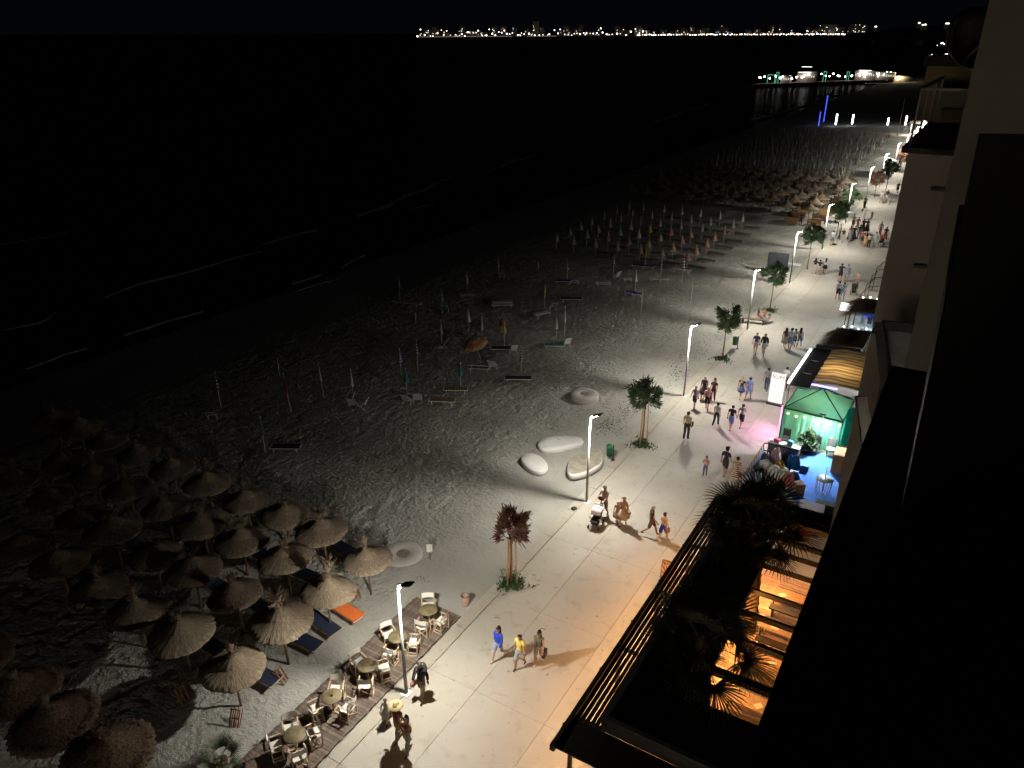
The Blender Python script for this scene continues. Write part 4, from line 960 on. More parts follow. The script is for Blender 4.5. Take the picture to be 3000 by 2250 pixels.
def finish_people():
    bpy.context.view_layer.update(); dg = bpy.context.evaluated_depsgraph_get()
    res = [bpy.data.meshes.new_from_object(p['o'].evaluated_get(dg)) for p in _people]
    for p, me in zip(_people, res):
        o = p['o']; old = o.data; bpy.data.objects.remove(o); bpy.data.meshes.remove(old)
        s = p['s']; V = np.array([tuple(q) for q in p['V']]); A = V[[e[0] for e in p['E']]]; B = V[[e[1] for e in p['E']]]
        n = len(me.vertices); co = np.zeros(n * 3); me.vertices.foreach_get('co', co); co = co.reshape(-1, 3)
        nr = np.array([tuple(q.normal) for q in me.vertices])
        nf = len(me.polygons); cen = np.zeros(nf * 3); me.polygons.foreach_get('center', cen); cen = cen.reshape(-1, 3)
        d = B - A; L2 = (d ** 2).sum(1)
        tt = np.clip(((cen[:, None, :] - A[None]) * d[None]).sum(2) / L2[None], 0, 1)
        dist = np.linalg.norm(cen[:, None, :] - (A[None] + tt[..., None] * d[None]), axis=2)
        k = dist.argmin(1); t_ = tt[np.arange(nf), k]; tg = np.array(p['T'])[k]
        low = p['low']; z = cen[:, 2] / s + low
        me.materials.clear(); me.materials.append(SK[p['sk']]); me.materials.append(SHOE[p['shoes']])
        sm = np.ones(nf, bool); me.polygons.foreach_set('use_smooth', sm)
        mi = np.where((tg == 'foot') | ((tg == 'calf') & (t_ > 0.93)), 1, 0).astype(np.int32); me.polygons.foreach_set('material_index', mi)
        link('body', me, p['t'])
        def garment(name, mask, off, m):
            idx = np.nonzero(mask)[0]
            if not len(idx) or m is None: return None
            fs = [list(me.polygons[q].vertices) for q in idx]; used = sorted({v for f in fs for v in f}); mp = {v: q for q, v in enumerate(used)}
            b = MB(); b.add([tuple(co[v] + nr[v] * off * s) for v in used], [[mp[v] for v in f] for f in fs], True)
            return b.obj(name, m, p['t'])
        cr = p['sleeve']
        top = (tg == 'torso') & (z > 0.90) | ((tg == 'uarm') & (t_ < min(cr, 1))) | ((tg == 'farm') & (t_ < (cr - 1)))
        if p['kind'] == 'bikini': top = (tg == 'torso') & (z > 1.20) & (z < 1.36)
        garment('shirt', top, 0.016, p['top'])
        if p['kind'] in ('trousers', 'bikini'): bt = (tg == 'hip') | (tg == 'thigh') | ((tg == 'calf') & (t_ < 0.9)) | ((tg == 'torso') & (z < 1.0))
        elif p['kind'] == 'shorts': bt = (tg == 'hip') | ((tg == 'thigh') & (t_ < 0.8)) | ((tg == 'torso') & (z < 1.0))
        else: bt = (tg == 'hip') & False
        garment('shorts' if p['kind'] == 'shorts' else 'trousers', bt, 0.022 if p['kind'] == 'shorts' else 0.016, p['bottom'])
        if p['kind'] in ('skirt', 'dress', 'long_dress'):
            zt = 1.02 - low; zb = {'skirt': 0.62, 'dress': 0.50, 'long_dress': 0.18}[p['kind']] - low
            w = 0.27 if p['kind'] != 'skirt' else 0.2; w = w + p['gait'] * 0.05
            MB().lathe([(0.125 * s, zt * s), (0.165 * s, (zt - 0.14) * s), (w * 0.9 * s, (zb + zt * 0.35) * s * 1.0 if False else (zt * 0.35 + zb * 0.65) * s), (w * s, zb * s), (w * 0.94 * s, zb * s)], 20, wob=lambda i, q: 1 + 0.05 * i * math.sin(q * 1.9)).obj('skirt', p['bottom'] or p['top'], p['t'])
        y = cen[:, 1] / s
        hh = (tg == 'head') & ((z > 1.635) | ((y < 0.035) & (z > 1.53)))
        hr = garment('hair', hh, 0.017, HAIR[p['hair']])
        if p['long']:
            MB().lathe([(0.05 * s, 0.16 * s), (0.095 * s, 0.06 * s), (0.10 * s, -0.12 * s), (0.075 * s, -0.28 * s), (0.02 * s, -0.34 * s)], 12, (0, -0.055 * s, (1.55 - low) * s), wob=lambda i, q: 1 + 0.08 * math.sin(q * 2.3 + i)).obj('long_hair', HAIR[p['hair']], p['t'])
        hz = (1.595 - low) * s
        link('face', face_mesh(p['sk']), p['t'], (0, 0.015 * s, hz), None, s)
        for sd in (-1, 1):
            el, w = p['wr'][sd]; q = (w - el).normalized()
            ob = link('hand', hand_mesh(p['sk']), p['t'], Vector((w.x * p['sx'], w.y, w.z - low)) * s)
            ob.rotation_euler = Vector((0, 0, -1)).rotation_difference(q).to_euler(); ob.scale = (s * sd, s, s)
        if p['extra']: p['extra'](p['t'], s)
def bag(col, side=0.24, z=0.95, y=-0.02, sz=(0.10, 0.26, 0.24)):
    def f(t, s):
        o = MB().box((side * s, y, z * s), [q * s for q in sz]).bar((side * s, y - .08 * s, (z + .1) * s), (side * .4 * s, y, 1.42 * s), 0.02).bar((side * s, y + .08 * s, (z + .1) * s), (side * .4 * s, y, 1.42 * s), 0.02).obj('bag', cm_(col), t)
    return f
def backpack(col):
    def f(t, s):
        MB().lathe([(0.0, -0.24 * s), (0.14 * s, -0.22 * s), (0.16 * s, 0.0), (0.12 * s, 0.2 * s), (0.0, 0.24 * s)], 10, (0, -0.17 * s, 1.22 * s)).obj('backpack', cm_(col), t)
    return f
def hat(col, w=0.24):
    def f(t, s):
        MB().lathe([(0.0, 0.11 * s), (0.09 * s, 0.10 * s), (0.11 * s, 0.0), (w * s, -0.03 * s), (w * s, -0.015 * s), (0.1 * s, 0.015 * s)], 20, (0, 0, 1.64 * s)).obj('hat', cm_(col), t)
    return f
def cap(col):
    def f(t, s):
        MB().lathe([(0.0, 0.10 * s), (0.085 * s, 0.075 * s), (0.112 * s, 0.0), (0.10 * s, -0.01 * s)], 16, (0, 0.01 * s, 1.65 * s)).box((0, 0.15 * s, 1.655 * s), (0.14 * s, 0.13 * s, 0.012 * s)).obj('cap', cm_(col), t)
    return f
K = lambda *c: cm_(c)
BLK = (0.02, 0.02, 0.025)
P = person
P((-13.83, 14.30), 170, 1.18, K(.42,.44,.42), K(.42,.44,.42), 'small girl in a pale grey dress walking nearest the deck edge', kind='dress', hair='brown', gait=.5, sleeve=.2)
P((-13.06, 13.97), 185, 1.68, K(.22,.05,.05), K(.27,.25,.19), 'woman in wide straw hat, maroon top and olive trousers', kind='trousers', hair='brown', long=True, extra=lambda t, s: (hat((.42,.33,.17), .27)(t, s), bag((.36,.24,.12), -0.26, .92, .04, (.16,.3,.3))(t, s)), sleeve=.3)
P((-12.48, 13.76), 175, 1.62, K(.20,.03,.04), K(.30,.30,.24), 'dark-haired woman in maroon bikini top and grey-green trousers', kind='bikini', long=True, arms='fold', gait=.7, sk='tan')
P((-13.45, 15.81), 170, 1.78, K(.015,.018,.035), K(.22,.19,.13), 'man in black jacket bent under the nearest street lamp', extra=lambda t, s: (backpack((.03,.03,.04))(t, s), bag((.6,.33,.30), 0.26, .72, .1, (.14,.2,.2))(t, s)), sleeve=1.8, gait=.6)
P((-12.09, 18.84), 185, 1.66, K(.02,.05,.42), K(.30,.36,.5), 'woman in bright blue hoodie and bare legs', kind='shorts', long=True, sleeve=1.9, gait=.75, hair='dark', shoes='w')
P((-11.17, 18.91), 178, 1.68, K(.70,.55,.14), K(.36,.39,.42), 'woman in yellow top and grey knee shorts', kind='shorts', sleeve=.5, gait=.55, sk='tan')
P((-10.66, 19.46), 172, 1.63, K(.13,.13,.09), K(.50,.46,.40), 'woman in olive top carrying a black bag, rightmost of three', kind='shorts', long=True, sleeve=.15, gait=.5, extra=bag(BLK, -0.27, .72, .05, (.12,.32,.3)), shoes='w')
P((-12.76, 29.77), 192, 1.80, K(.62,.46,.42), K(.20,.18,.14), 'man in pale pink shirt with crossbody bag pushing the white stroller', kind='shorts', arms='push', sleeve=.6, gait=.4, extra=lambda t, s: MB().bar((-.12*s, .125*s, 1.38*s), (.13*s, .13*s, 1.02*s), .05, .02).box((.15*s, .14*s, 1.0*s), (.18*s, .08*s, .16*s)).obj('crossbody_bag', cm_(BLK), t))
P((-11.95, 29.57), 175, 1.22, K(.45,.16,.14), K(.50,.30,.26), 'child in pink holding the hand of the woman in tan', kind='dress', hair='brown', gait=.3)
P((-11.59, 29.46), 175, 1.72, K(.46,.31,.19), K(.46,.31,.19), 'woman in a tan sleeveless dress beside the child', kind='dress', hair='brown', gait=.45, sleeve=.1, extra=bag((.3,.25,.2), -0.27, .78))
P((-10.13, 29.46), 70, 1.76, K(.06,.05,.04), K(.09,.07,.055), 'balding man in dark brown tee and shorts striding right', kind='shorts', hair='grey', sk='tan', gait=.9, sleeve=.6)
P((-9.47, 29.29), 20, 1.68, K(.62,.40,.30), K(.03,.04,.33), 'woman with bare back and royal blue shorts', kind='shorts', sleeve=.05, gait=.7, extra=bag((.2,.12,.12), 0.27, .8))
P((-11.97, 39.53), 5, 1.86, K(.33,.32,.15), K(.025,.028,.03), 'man in khaki-yellow shirt and black trousers with a dark shoulder bag', sleeve=.6, gait=.15, extra=bag(BLK, 0.12, .98, .1, (.34,.14,.26)))
P((-12.94, 43.79), 190, 1.62, K(.52,.52,.52), K(.03,.03,.035), 'woman in light shirt, black shorts and white shoulder bag', kind='shorts', sleeve=.5, gait=.6, extra=bag((.7,.7,.7), -0.2, 1.0, .1, (.08,.3,.22)))
P((-12.81, 45.16), 185, 1.78, K(.03,.02,.025), K(.03,.02,.025), 'tall woman in a black dress at the back of the family', kind='dress', hair='grey', sleeve=.1, gait=.3)
P((-12.18, 44.02), 180, 1.60, K(.48,.26,.24), K(.018,.018,.022), 'person in patterned pink tee and black knee shorts', kind='shorts', sleeve=.6, gait=.4, sx=1.15)
P((-12.24, 45.38), 180, 1.66, K(.08,.03,.03), K(.02,.02,.02), 'long-haired woman in dark red behind the family', long=True, gait=.2)
P((-11.00, 42.15), 5, 1.62, K(.46,.50,.47), K(.035,.04,.045), 'boy in pale grey tee and dark trousers', gait=.55, sleeve=.6)
P((-10.05, 42.01), 8, 1.74, K(.012,.013,.018), K(.12,.19,.38), 'man in black tee and blue jeans shorts', kind='shorts', gait=.6, sleeve=.6)
P((-9.60, 42.64), 10, 1.68, st_bw, K(.02,.02,.02), 'person in black and white striped shirt raising a phone', kind='shorts', arms='phone', gait=.7, sleeve=.6)
P((-10.77, 46.58), 8, 1.70, K(.05,.035,.03), K(.07,.10,.19), 'blonde woman in dark top and denim skirt', kind='skirt', hair='blond', long=True, gait=.6, sleeve=.4)
P((-10.30, 46.69), 4, 1.74, K(.16,.24,.50), K(.20,.28,.45), 'man in blue shirt and blue shorts walking beside the blonde woman', kind='shorts', sk='tan', gait=.7, sleeve=.7)
P((-9.67, 36.10), 175, 1.22, K(.36,.20,.18), K(.09,.12,.22), 'child in a loose patterned pink top and blue leggings', hair='brown', long=True, arms='fold', gait=.15, sleeve=1.4)
P((-8.77, 36.65), 10, 1.80, K(.015,.02,.04), K(.02,.025,.025), 'man in black cap, dark tee and dark shorts', kind='shorts', gait=.55, sleeve=.7, extra=cap(BLK), sk='tan')
P((-8.03, 36.12), 5, 1.70, st_tan, st_tan, 'woman in a tan and black striped dress', kind='dress', gait=.3, sleeve=.5)
P((-9.67, 48.80), 0, 1.74, K(.22,.20,.19), K(.05,.07,.12), 'man in grey shirt walking behind the lit menu sign', sleeve=.7)
P((-8.68, 49.72), 5, 1.70, K(.66,.66,.68), K(.10,.07,.10), 'person in white shirt right of the lit menu sign', sleeve=.6)
P((-12.10, 55.01), 180, 1.74, K(.05,.07,.12), K(.38,.34,.28), 'man in navy checked shirt and beige shorts', kind='shorts', gait=.4, sleeve=.7)
P((-11.51, 55.06), 182, 1.78, K(.012,.012,.016), K(.34,.34,.34), 'man in black sweatshirt and grey shorts', kind='shorts', gait=.5, sleeve=1.6)
P((-10.48, 57.28), 3, 1.70, K(.14,.07,.05), K(.42,.34,.27), 'woman in brown top and cream skirt, leftmost of four', kind='dress', long=True, gait=.5)
P((-10.07, 57.13), 4, 1.84, K(.52,.57,.62), K(.19,.29,.42), 'tall man in pale blue shirt and jeans shorts', kind='shorts', gait=.3, sleeve=.7)
P((-9.96, 58.10), 0, 1.50, K(.45,.45,.46), K(.03,.04,.09), 'boy in pale tee between the tall man and the girl', kind='shorts', gait=.4)
P((-9.59, 58.16), 6, 1.60, K(.55,.48,.46), K(.14,.19,.30), 'dark-haired girl in pale crop top and denim shorts', kind='shorts', long=True, gait=.6, sleeve=.3)
P((-12.79, 79.13), 0, 1.66, K(.02,.015,.02), K(.50,.44,.38), 'girl in black top and cream shorts, leftmost of three', kind='shorts', long=True, gait=.4)
P((-12.34, 78.99), 0, 1.60, K(.015,.015,.018), K(.42,.38,.33), 'girl in black tee and cream shorts, middle of three', kind='shorts', gait=.4)
P((-11.91, 79.66), 0, 1.66, K(.50,.52,.58), K(.02,.02,.025), 'girl in white top and black skirt, rightmost of three', kind='skirt', long=True, gait=.4)
P((-10.14, 77.89), 0, 1.80, K(.015,.015,.017), K(.03,.03,.03), 'man in black tee and shorts next to the man in blue', kind='shorts', gait=.3, arms='around')
P((-9.61, 78.09), 0, 1.76, K(.25,.35,.62), K(.36,.42,.55), 'person in light blue shirt leaning on the man in black', kind='shorts', hair='grey', gait=.3, sx=1.1)
P((-9.28, 71.92), 2, 1.76, K(.42,.52,.64), K(.03,.035,.06), 'man in light blue shirt and navy shorts', kind='shorts', gait=.4)
P((-8.88, 71.94), 3, 1.70, st_blu, st_blu, 'woman in blue and white patterned jumpsuit', gait=.4)
P((-8.31, 76.20), 190, 1.70, K(.60,.42,.40), K(.45,.30,.28), 'woman in pale pink pushing the dark stroller', kind='shorts', hair='blond', arms='push', gait=.3)
P((-13.90, 62.44), 60, 1.55, K(.05,.03,.03), K(.4,.12,.1), 'leftmost of the people sitting by the second green tree', seated=True, gait=0, arms='fold')
P((-13.40, 62.36), 150, 1.62, K(.36,.17,.10), K(.16,.17,.2), 'person in orange top sitting by the second green tree', seated=True, gait=0, arms='fold', sk='tan')
P((-12.95, 62.24), 220, 1.40, K(.10,.11,.15), K(.3,.28,.26), 'rightmost of the people sitting by the second green tree', seated=True, gait=0, arms='fold')
crowd = [(-13.50,91.81,0,(.36,.42,.5),(.12,.14,.2),'man in pale blue shirt at the left of the crowd'), (-13.34,95.42,90,(.5,.48,.46),(.03,.03,.03),'person in white top turned right in the crowd'), (-12.73,94.10,200,(.02,.02,.02),(.5,.4,.38),'person in black top with pale skirt in the crowd'),
 (-12.14,95.20,0,(.2,.19,.18),(.2,.19,.18),'woman in long grey dress in the crowd'), (-11.82,95.77,180,(.03,.03,.03),(.04,.04,.05),'person in black right of the grey dress'), (-12.96,102.29,180,(.5,.5,.5),(.3,.28,.25),'person in white at the back of the crowd'),
 (-12.25,101.04,180,(.42,.16,.13),(.3,.2,.18),'person in faded red at the back of the crowd'), (-11.36,96.43,0,(.03,.03,.03),(.2,.22,.26),'person in black tee in the middle of the crowd'), (-11.51,100.26,0,(.015,.015,.015),(.02,.02,.02),'left one of the two tall men dressed in black'),
 (-11.11,100.71,0,(.015,.015,.015),(.02,.02,.02),'right one of the two tall men dressed in black'), (-12.49,107.68,180,(.24,.24,.2),(.32,.3,.28),'man in khaki tee walking behind the crowd'), (-11.66,108.19,180,(.03,.03,.03),(.05,.05,.05),'child in black behind the crowd'),
 (-10.61,93.75,0,(.35,.05,.04),(.03,.03,.03),'person in red top and black trousers in the crowd'), (-10.15,93.32,0,(.44,.16,.06),(.42,.26,.12),'woman in orange and red dress in the crowd'), (-9.76,92.85,0,(.55,.56,.55),(.015,.015,.015),'man in white shirt and black trousers in front of the crowd'),
 (-9.26,93.86,0,(.42,.50,.50),(.45,.45,.45),'slim person in pale mint at the right of the crowd'), (-9.51,99.88,180,(.36,.33,.3),(.4,.1,.08),'man in beige shirt behind the red stroller'), (-8.60,96.98,180,(.02,.02,.02),(.3,.05,.05),'person in black right of the red stroller'),
 (-12.23,120.83,180,(.5,.45,.44),(.4,.36,.34),'woman in white, left of the farthest walking group'), (-11.83,120.23,180,(.45,.3,.3),(.4,.3,.3),'small child of the farthest walking group'), (-11.63,121.76,180,(.03,.03,.03),(.52,.5,.5),'dark-haired person in the farthest walking group'),
 (-10.95,119.94,180,(.25,.25,.25),(.35,.33,.3),'right-hand child of the farthest walking group'), (-13.61,115.37,0,(.16,.15,.13),(.02,.02,.02),'person in black standing by the far parked cart'), (-18.78,100.26,0,(.03,.03,.035),(.04,.04,.05),'person standing alone on the sand in the dark'),
 (-11.16,129.81,180,(.02,.02,.02),(.03,.03,.03),'person in black half hidden by the beige wall'), (-14.20,158.33,180,(.03,.03,.03),(.02,.02,.02),'farthest person in black beside the path')]
for q, (x, y, f, tc_, bc_, lb_) in enumerate(crowd):
    kd = 'long_dress' if 'dress' in lb_ else ('shorts' if q % 3 == 0 else 'trousers')
    P((x, y), f + random.uniform(-12, 12), 1.2 if 'child' in lb_ else random.uniform(1.62, 1.82), K(*tc_), K(*bc_), lb_, kind=kd, gait=random.uniform(.1, .6), sleeve=.6, sk=random.choice(['light', 'tan']), long=('woman' in lb_ or 'dark-haired' in lb_), hair=random.choice(['dark', 'dark', 'brown']))
P((-3.2, 55.3), 160, 1.72, K(.3,.28,.24), K(.2,.18,.15), 'seated-looking person in beige seen through the building gap', kind='shorts', gait=.2)
P((-2.75, 47.2), 20, 1.70, K(.10,.12,.42), K(.3,.1,.1), 'person in violet-blue top seen through the building gap', gait=.2)
finish_people()

# ------------------------------------------------------------------ strollers
def stroller(x, y, rz, hood, frame, label):
    t = thing('stroller', label, 'stroller', (x, y, 0), rz)
    wm = mat('stroller_tyre', (0.02, 0.02, 0.02), 0.7)
    for sx, sy, r in ((-.26, -.32, .10), (.26, -.32, .10), (-.27, .30, .13), (.27, .30, .13)):
        b = MB(); n = 14
        b.add([(sx + w, sy + r * math.cos(6.283 * k / n), r + r * math.sin(6.283 * k / n)) for w in (-.02, .02) for k in range(n)], [(k, (k + 1) % n, n + (k + 1) % n, n + k) for k in range(n)] + [list(range(n))[::-1], list(range(n, 2 * n))])
        b.obj('wheel', wm, t)
    b = MB()
    for s in (-1, 1): b.bar((s * .26, -.32, .12), (s * .25, .42, 1.02), .025).bar((s * .26, .30, .14), (s * .25, -.28, .62), .025)
    b.bar((-.25, .42, 1.02), (.25, .42, 1.02), .03).obj('frame', frame, t)
    MB().slab3([(-.2, -.35, .42), (.2, -.35, .42), (.2, .2, .40), (-.2, .2, .40)], (0, 0, .05)).slab3([(-.2, .15, .42), (.2, .15, .42), (.2, .32, .85), (-.2, .32, .85)], (0, .05, 0)).obj('seat', mat('stroller_seat', (.03, .03, .035), .8), t)
    b = MB(); vs = []
    for i_ in range(7):
        a = R(10 + 22 * i_)
        for k in range(6):
            xx = -.25 + .1 * k; vs.append((xx, .2 - .36 * math.cos(a) * (1 - .1 * abs(k - 2.5) / 2.5), .66 + .36 * math.sin(a) * (1 - .16 * abs(k - 2.5) / 2.5)))
    b.add(vs, [(i_ * 6 + k, i_ * 6 + k + 1, i_ * 6 + k + 7, i_ * 6 + k + 6) for i_ in range(6) for k in range(5)], True).obj('hood', hood, t)
    MB().box((0, 0, .28), (.36, .45, .16)).obj('basket', mat('stroller_basket', (.02, .02, .02), .9), t)
stroller(*(-12.72, 28.77), R(5), band_mat('hood_grey_white', (.42, .40, .42), (.7, .68, .68), 2.2, 'Z'), m_wp, 'white and grey striped baby stroller pushed by the man in pink')
stroller(*(-8.27, 74.28), R(8), K(.03, .03, .035), m_dark, 'dark stroller pushed by the woman in pale pink')
stroller(*(-8.78, 95.59), R(0), K(.42, .07, .04), m_dark, 'red stroller at the right edge of the crowd')
b = thing('kerb_bench', 'low bench under the people sitting by the second green tree', 'bench', (-14.05, 61.6, 0), 0.2)
MB().box((0, 0, 0.40), (1.9, 0.4, 0.06)).obj('seat', m_pole, b); MB().box((-.8, 0, .19), (.08, .36, .38)).box((.8, 0, .19), (.08, .36, .38)).obj('leg', m_dark, b)

# A-frame menu board
def chalk():
    m = mat('menu_print', (0.10, 0.03, 0.02), 0.5, noise=0.9, scale=9, col2=(0.52, 0.36, 0.24), thr=(0.42, 0.55)); return m
t = thing('menu_board', 'dark framed menu board with a food picture beside the pergola', 'menu board', (-8.15, 26.55, 0), R(8))
for s in (-1, 1):
    MB().slab3([(-.3, s * .22, .12), (.3, s * .22, .12), (.3, s * .03, 1.12), (-.3, s * .03, 1.12)], (0, s * .03, 0)).obj('board_panel', chalk(), t)
    MB().bar((-.31, s * .25, 0), (-.31, s * .03, 1.16), .035).bar((.31, s * .25, 0), (.31, s * .03, 1.16), .035).bar((-.31, s * .03, 1.15), (.31, s * .03, 1.15), .035).obj('frame', m_bedwood, t)
MB().box((-.02, -.21, .62), (.30, .012, .22), 0, R(11)).obj('picture_print', mat('menu_plate', (.55, .42, .30), .5, noise=.5, scale=20), t)
# litter bits and sticks
for q, (x, y) in enumerate([(-13.47, 20.74), (-11.54, 21.16)]):
    tag(MB().tube([(0, 0, .01), (.1, .05, .02), (.22, .06, .012)], .012, 5).obj('twig', m_slat, None, (x, y, 0)), ['dark twig lying by the blue hoodie woman', 'dark twig lying right of the yellow top woman'][q], 'twig')

# ================================================================== PERGOLA AND RESTAURANT TERRACE
m_brown = mat('dark_stained_slat', (0.035, 0.024, 0.016), 0.6, noise=0.25, scale=6)
m_trim = mat('pale_roof_trim', (0.24, 0.235, 0.22), 0.7, noise=0.15, scale=2)
m_roof = mat('black_roof_felt', (0.012, 0.013, 0.012), 0.95, noise=0.4, scale=2)
pg = thing('pergola', 'long dark slatted pergola edging the restaurant roof', 'pergola', (0, 0, 0))
MB().box((-7.26, 21.95, 3.0), (0.14, 15.6, 0.22)).obj('edge_beam', m_brown, pg)
sx_ = [-7.07 + 0.155 * k for k in range(6)]
gaps = [0.034, 0.034, 0.042, 0.050, 0.030, 0.046]
xx = -7.19
for k in range(6):
    g_ = gaps[k]; w = 0.155 - g_; x0 = xx + g_; xx = x0 + w
    for s in range(4):
        y0 = 14.85 + s * 3.7; y1 = min(y0 + 3.66, 29.7)
        MB().box((x0 + w / 2 + random.uniform(-.006, .006), (y0 + y1) / 2, 3.02 + random.uniform(-.006, .006)), (w, y1 - y0, 0.05)).obj('slat', m_brown, pg)
for k in range(11):
    MB().box((-4.2, 14.26 + 0.11 * k, 3.02), (5.98 - 0.0 * k, 0.098, 0.05 + .004 * k)).obj('slat', m_brown, pg)
for k in range(5): MB().box((-6.75, 15.6 + 3.4 * k, 2.90), (1.1, 0.09, 0.12)).obj('rafter', m_brown, pg)
for k in range(5): MB().box((-7.2, 15.3 + 3.55 * k, 1.46), (0.12, 0.12, 2.92)).obj('post', m_brown, pg)
for k in range(6): MB().box((-7.36, 15.1 + 2.6 * k, 3.0), (0.06, 0.06, 0.08)).obj('bracket', m_dark, pg)
MB().box((-6.75, 29.78, 3.0), (1.15, 0.12, 0.22)).obj('end_beam', m_brown, pg)
ls = thing('led_strip', 'warm white light strip under the pergola edge beam', 'light strip', (-7.27, 22.0, 2.86))
MB().box((0, 0, 0), (0.03, 14.6, 0.02)).obj('strip_lens', emis('warm_strip', (1, .62, .28), 18), ls)
area('strip_light', (0, 0, -0.03), 0.05, 470, (1.0, 0.48, 0.16), (0, R(-4), 0), ls, 14.6)

# terrace roof with its long opening
rf = thing('terrace_roof', 'flat dark restaurant roof with pale trim and a long opening', 'roof', (0, 0, 0))
MB().box((-5.22, 23.0, 3.2), (1.9, 14.6, 0.30)).obj('roof_panel', m_roof, rf)
MB().box((-1.0, 16.73, 3.2), (6.5, 2.05, 0.28)).obj('roof_panel', m_roof, rf)
MB().box((-2.0, 29.85, 3.2), (4.6, 0.9, 0.26)).obj('roof_panel', m_roof, rf)
MB().box((-6.2, 22.9, 3.32), (0.16, 14.95, 0.56)).obj('roof_trim', m_trim, rf)
MB().box((-3.0, 15.50, 3.33), (6.2, 0.16, 0.54)).obj('roof_trim', m_trim, rf)
MB().box((-4.23, 23.6, 3.2), (0.1, 11.7, 0.34)).obj('opening_beam', m_brown, rf)
for y, w in ((17.80, .10), (19.45, .26), (21.25, .17), (22.7, .12), (24.05, .10), (25.75, .08), (26.85, .07), (27.75, .12), (29.25, .25)):
    MB().box((-2.2, y, 3.1), (4.0, w, 0.2)).obj('cross_beam', m_brown, rf)
tf = struct(MB().box((-3.2, 22.5, 0.01), (6.2, 15.0, 0.06)).obj('terrace_floor', mat('terrace_base', (.1, .06, .03), .9)))
fm_ = [mat('terrace_board_%d' % q, c, 0.55, noise=0.2, scale=3) for q, c in enumerate([(.42, .26, .15), (.50, .33, .20), (.36, .22, .13)])]
fmesh = [MB().box((0, 0, 0), (6.1, 0.27, 0.03)).mesh('floor_board', q) for q in fm_]
for k in range(50): link('floor_board', random.choice(fmesh), tf, (-3.2, 15.7 + .285 * k, 0.05))
m_tt = mat('terrace_table_wood', (0.30, 0.17, 0.09), 0.5, noise=0.2)
tb = thing('terrace_table', 'x', 'table', (0, 0, 0.06), 0, 'dining tables under the terrace opening')
MB().box((0, 0, .74), (1.5, .7, .04)).obj('table_top', m_tt, tb)
for a in (-1, 1):
    for c in (-1, 1): MB().box((a * .68, c * .29, .36), (.06, .06, .72)).obj('leg', m_brown, tb)
remember(tb)
bn = thing('terrace_bench', 'x', 'bench', (0, 0, 0.06), 0, 'benches along the terrace tables')
MB().box((0, 0, .44), (1.5, .34, .06)).obj('seat', m_brown, bn); MB().box((-.6, 0, .2), (.06, .3, .4)).box((.6, 0, .2), (.06, .3, .4)).obj('leg', m_brown, bn); remember(bn)
for k, y in enumerate([19.0, 21.1, 23.2, 25.3, 27.4]):
    nm = 'wooden dining table seen through the terrace opening, %s from the near end' % ORD[k + 1]
    if k == 0: tb.location = (-3.1, y, .06); tb['label'] = nm
    else: dup(tb, (-3.1, y, .06), 0, nm)
    for s in (0, 1):
        nm = 'dark bench on the %s side of the %s terrace table' % (['near', 'far'][s], ORD[k + 1])
        if k == 0 and s == 0: bn.location = (-3.1, y - .62, .06); bn['label'] = nm
        else: dup(bn, (-3.1, y + (.62 if s else -.62), .06), 0, nm)
for k, (x, y) in enumerate([(-3.3, 25.2), (-2.9, 23.3), (-3.5, 27.3), (-2.8, 21.0)]):
    tag(MB().box((0, 0, 0), (.30, .21, .012), .3 * k).obj('menu_card', mat('menu_card', (.6, .52, .4), .5, noise=.3, scale=30), None, (x, y, .83)), 'pale menu card on the %s terrace table' % ORD[[4, 3, 5, 2][k]], 'menu card')
for k, (y, pw) in enumerate([(19.9, 210), (23.5, 230), (27.6, 250)]):
    t = thing('pendant_lamp', 'warm hanging lamp under the terrace roof, %s from the near end' % ORD[k + 1], 'lamp', (-4.45, y, 2.55))
    MB().lathe([(0.0, .10), (.10, .06), (.13, -.06), (.12, -.06), (0.0, .06)], 16).obj('lamp_shade', emis('warm_shade', (1, .5, .16), 9), t)
    MB().tube([(0, 0, .08), (0, 0, .5)], .008, 5).obj('cord', m_dark, t)
    area('pendant_light', (0, 0, -.1), .25, pw, (1.0, .46, .13), (0, 0, 0), t)
    area('pendant_light_up', (.3, 0, -.02), .2, pw * .25, (1.0, .46, .13), (0, R(-90), 0), t)
# menu stands at the pergola's near corner
t = thing('menu_stand', 'pale lit menu stand at the near corner of the pergola', 'menu stand', (-7.9, 13.42, 0), R(-15))
MB().slab3([(-.28, -.18, 1.02), (.28, -.18, 1.02), (.28, .18, 1.2), (-.28, .18, 1.2)], (0, 0, -.06)).obj('menu_top', mat('menu_paper', (.58, .58, .66), .5, noise=.35, scale=18), t)
MB().box((0, 0, .52), (.06, .06, 1.04)).box((0, 0, .02), (.4, .3, .04)).obj('stand_post', m_dark, t)
t = thing('light_box', 'yellow lit box sign tucked under the near pergola corner', 'sign', (-7.05, 13.35, 0), 0)
MB().box((0, 0, .95), (.5, .4, .5)).obj('box_lens', emis('yellow_box', (1, .72, .28), .9), t); MB().box((0, 0, .35), (.3, .3, .7)).obj('box_stand', m_dark, t)

